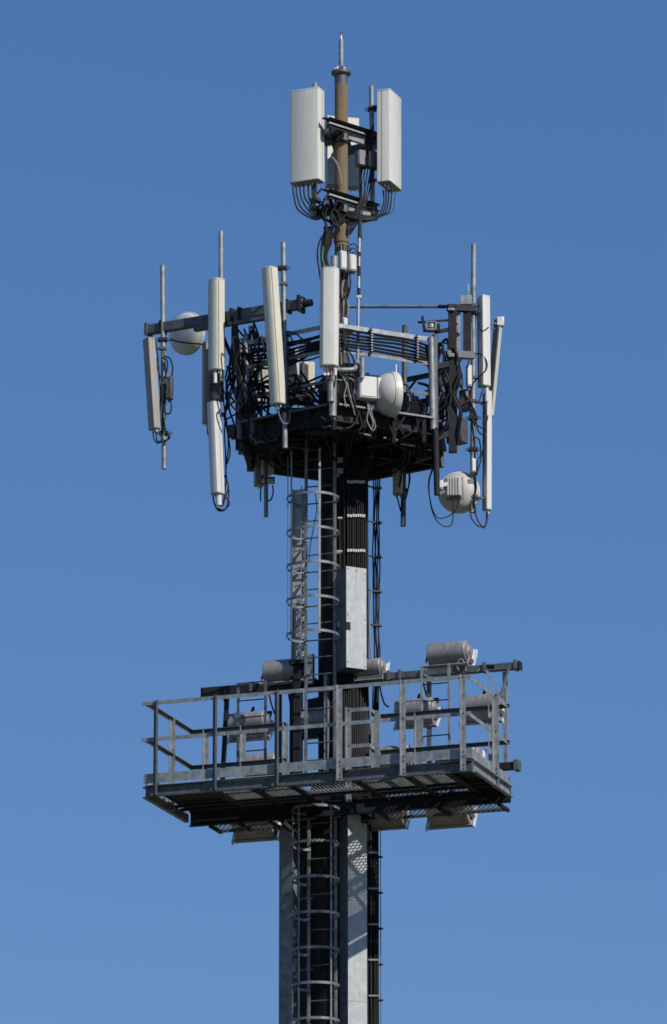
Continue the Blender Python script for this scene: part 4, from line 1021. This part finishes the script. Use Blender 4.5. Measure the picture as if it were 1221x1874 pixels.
def make_flood(label, group):
    o = thing('floodlight', label, 'floodlight', (0, 0, 0), group)
    r_ = .185; L_ = .325
    pr = [(.19, .20), (.19, -.20), (.02, -.185)]
    pr += [(-r_*math.sin(math.pi*i/12)*1.05, -r_*math.cos(math.pi*i/12)) for i in range(0, 13)]+[(.02, .185)]
    n_ = len(pr)
    vs = [(-L_, y, z) for y, z in pr]+[(L_, y, z) for y, z in pr]
    hb = MB().add(vs, [(i, (i+1) % n_, n_+(i+1) % n_, n_+i) for i in range(n_)]+[tuple(range(n_-1, -1, -1)), tuple(range(n_, 2*n_))])
    hb.build('housing', 'alu', o, bev=.012)
    k = MB()
    for i in range(4): k.bar((-L_+.06+i*.165, -.165, .06), (-L_+.06+i*.165, -.165, -.08), .012, .03, Vector((1, 0, 0)))
    k.build('rib', 'alu', o)
    f_ = MB()
    for (x0, z0, x1, z1) in ((-.36, .205, .36, .205), (-.36, -.205, .36, -.205)): f_.bar((x0, .215, z0), (x1, .215, z1), .055, .03)
    for x in (-.385, .385): MB().bar((x, .215, -.25), (x, .215, .25), .026, .06, Vector((0, 1, 0))).build('side_trim', 'alu_lite', o, bev=.004)
    f_.box((0, .194, 0), (.70, .012, .41))
    f_.build('front_frame', 'alu', o, bev=.004)
    MB().box((0, .222, 0), (.68, .008, .38)).build('glass', 'glass', o)
    e_ = MB()
    e_.lathe([(.13, 0), (.13, .02), (.09, .05), (.085, .07)], (L_, .0, .0), Vector((1, 0, 0)), 20)
    e_.build('end_cap', 'alu', o)
    MB().box((L_+.045, .12, .02), (.08, .10, .22)).build('latch', 'alu_lite', o, bev=.008)
    MB().lathe([(.10, 0), (.10, .015), (.06, .04)], (-L_, 0, 0), Vector((-1, 0, 0)), 18).build('end_cap', 'blackbox', o)
    return o
def yoke(o, up):
    s = 1 if up else -1
    k = MB()
    for x in (-.36, .375): k.bar((x, 0, 0), (x, -.02, s*(.235 if up else .30)), .02, .045, Vector((0, 1, 0)))
    if not up: k.bar((-.37, -.02, s*.30), (.385, -.02, s*.30), .05, .02)
    else: k.bar((-.37, -.02, s*.235), (.385, -.02, s*.235), .05, .02); k.bar((0, -.02, .23), (0, -.02, .42), .04, .04, Vector((0, 1, 0)))
    k.build('yoke', 'steel_dark' if up else 'galv', o)
def copy_tree(o, par=None):
    c = o.copy(); COL.objects.link(c)
    if par is not None: c.parent = par
    for ch in list(o.children): copy_tree(ch, c)
    return c
GF = 'floodlights on the lamp beams'
fl0 = make_flood('x', GF); fl1 = make_flood('x', GF)
for ch in fl1.children: pass
yoke(fl0, False); yoke(fl1, True)
floods = [  # px, py of the housing centre, hanging?, tilt, size, label
    (822, 1196, 0, 32, 1.00, 'large pale floodlight standing on the right of the upper lamp beam'),
    (521, 1228, 0, 34, 1.02, 'dark floodlight standing on the upper beam behind the ladder tray'),
    (671, 1223, 0, 20, .82, 'floodlight on the upper beam with only its pale end showing right of the mast'),
    (760, 1299, 1, 40, .95, 'floodlight hanging under the upper beam right of the mast'),
    (880, 1291, 1, 40, .95, 'floodlight hanging under the upper beam at the right end post'),
    (455, 1323, 1, 40, .95, 'dark floodlight hanging under the upper beam behind the left railing'),
    (580, 1318, 1, 30, .95, 'floodlight hanging in the dark between the ladder and the post'),
    (475, 1400, 0, 30, 1.00, 'floodlight standing on the lower beam, hidden by the left toe board'),
    (716, 1386, 0, 24, 1.00, 'floodlight standing on the lower beam right of the mast, peeping over the toe board'),
    (838, 1383, 0, 24, 1.00, 'floodlight standing on the lower beam near the right end, peeping over the toe board'),
    (466, 1503, 1, 30, 1.05, 'dark floodlight hanging below the left part of the walkway'),
    (706, 1487, 1, 30, .90, 'floodlight hanging below the walkway just right of the mast'),
    (820, 1478, 1, 30, 1.05, 'floodlight hanging below the right part of the walkway')]
used = set()
for px, py, hang, tl, sc_, lab in floods:
    src = fl1 if hang else fl0
    o = src if hang not in used else copy_tree(src)
    used.add(hang)
    u_ = uF(px, VL+.02); o.location = F(u_, VL+.02, fz(u_, VL+.02, py))
    o.rotation_euler = (R(-tl), 0, -AW); o.scale = (sc_, sc_, sc_); o['label'] = lab
for i, (x, y, d) in enumerate(((774, 1240, .6), (695, 1252, .2), (528, 1270, -.3), (410, 1280, -.6), (493, 1272, -.4))):
    dx = random.uniform(4, 9)
    cable('black lead from the upper lamp beam to a hanging floodlight', [(x, y, d), (x+dx*.6, y+18, d), (x+dx+4, y+36, d), (x+dx+12, y+42, d)], .012, group='leads to the hanging floodlights')
for pts in ([(840, 1228, .95), (836, 1218, .97), (843, 1206, 1.0), (850, 1214, 1.0), (853, 1228, 1.0)], [(895, 1238, 1.1), (897, 1224, 1.1), (908, 1219, 1.12), (922, 1222, 1.15), (925, 1226, 1.15)],
            [(868, 1233, 1.0), (874, 1228, 1.05), (882, 1222, 1.05)], [(776, 1235, .8), (784, 1239, .8), (800, 1238, .82), (815, 1234, .85)], [(700, 1225, .4), (712, 1237, .45), (722, 1243, .5), (734, 1240, .5)]):
    cable('pale grey lead curling along the right lamp beam', pts, .011, 'greyc', 'pale leads on the right lamp beam')
for i in range(3): cable('dark lead lying along the right lamp beam', [(690+i*8, 1236-i, .4), (760, 1238-i*2, .6), (830, 1226-i*2, .85), (905, 1222-i*2, 1.15)], .011, 'black', 'dark leads lying on the right lamp beam')
def steps(label, px0, px1, py0, py1, v_, ys):
    u0, u1 = uF(px0, v_), uF(px1, v_); um = (u0+u1)/2
    o = thing('access_ladder', label, 'ladder', F(um, v_, fz(um, v_, py1)))
    for u_ in (u0, u1): MB().bar(F(u_, v_, fz(um, v_, py1)), F(u_, v_, fz(um, v_, py0)), .04, .035, UX).build('stringer', 'galv' if px0 > 600 else 'galv_dark', o)
    for y in ys: MB().cyl(F(u0, v_, fz(um, v_, y)), F(u1, v_, fz(um, v_, y)), .011, n=8).build('rung', 'steel_dark', o)
steps('small dark access ladder to the floodlights left of the mast', 436, 486, 1248, 1402, -.62, (1249, 1281, 1312, 1343, 1374, 1400))
steps('small pale access ladder to the floodlights right of the mast', 772, 822, 1216, 1372, -.62, (1219, 1251, 1282, 1313, 1346, 1370))
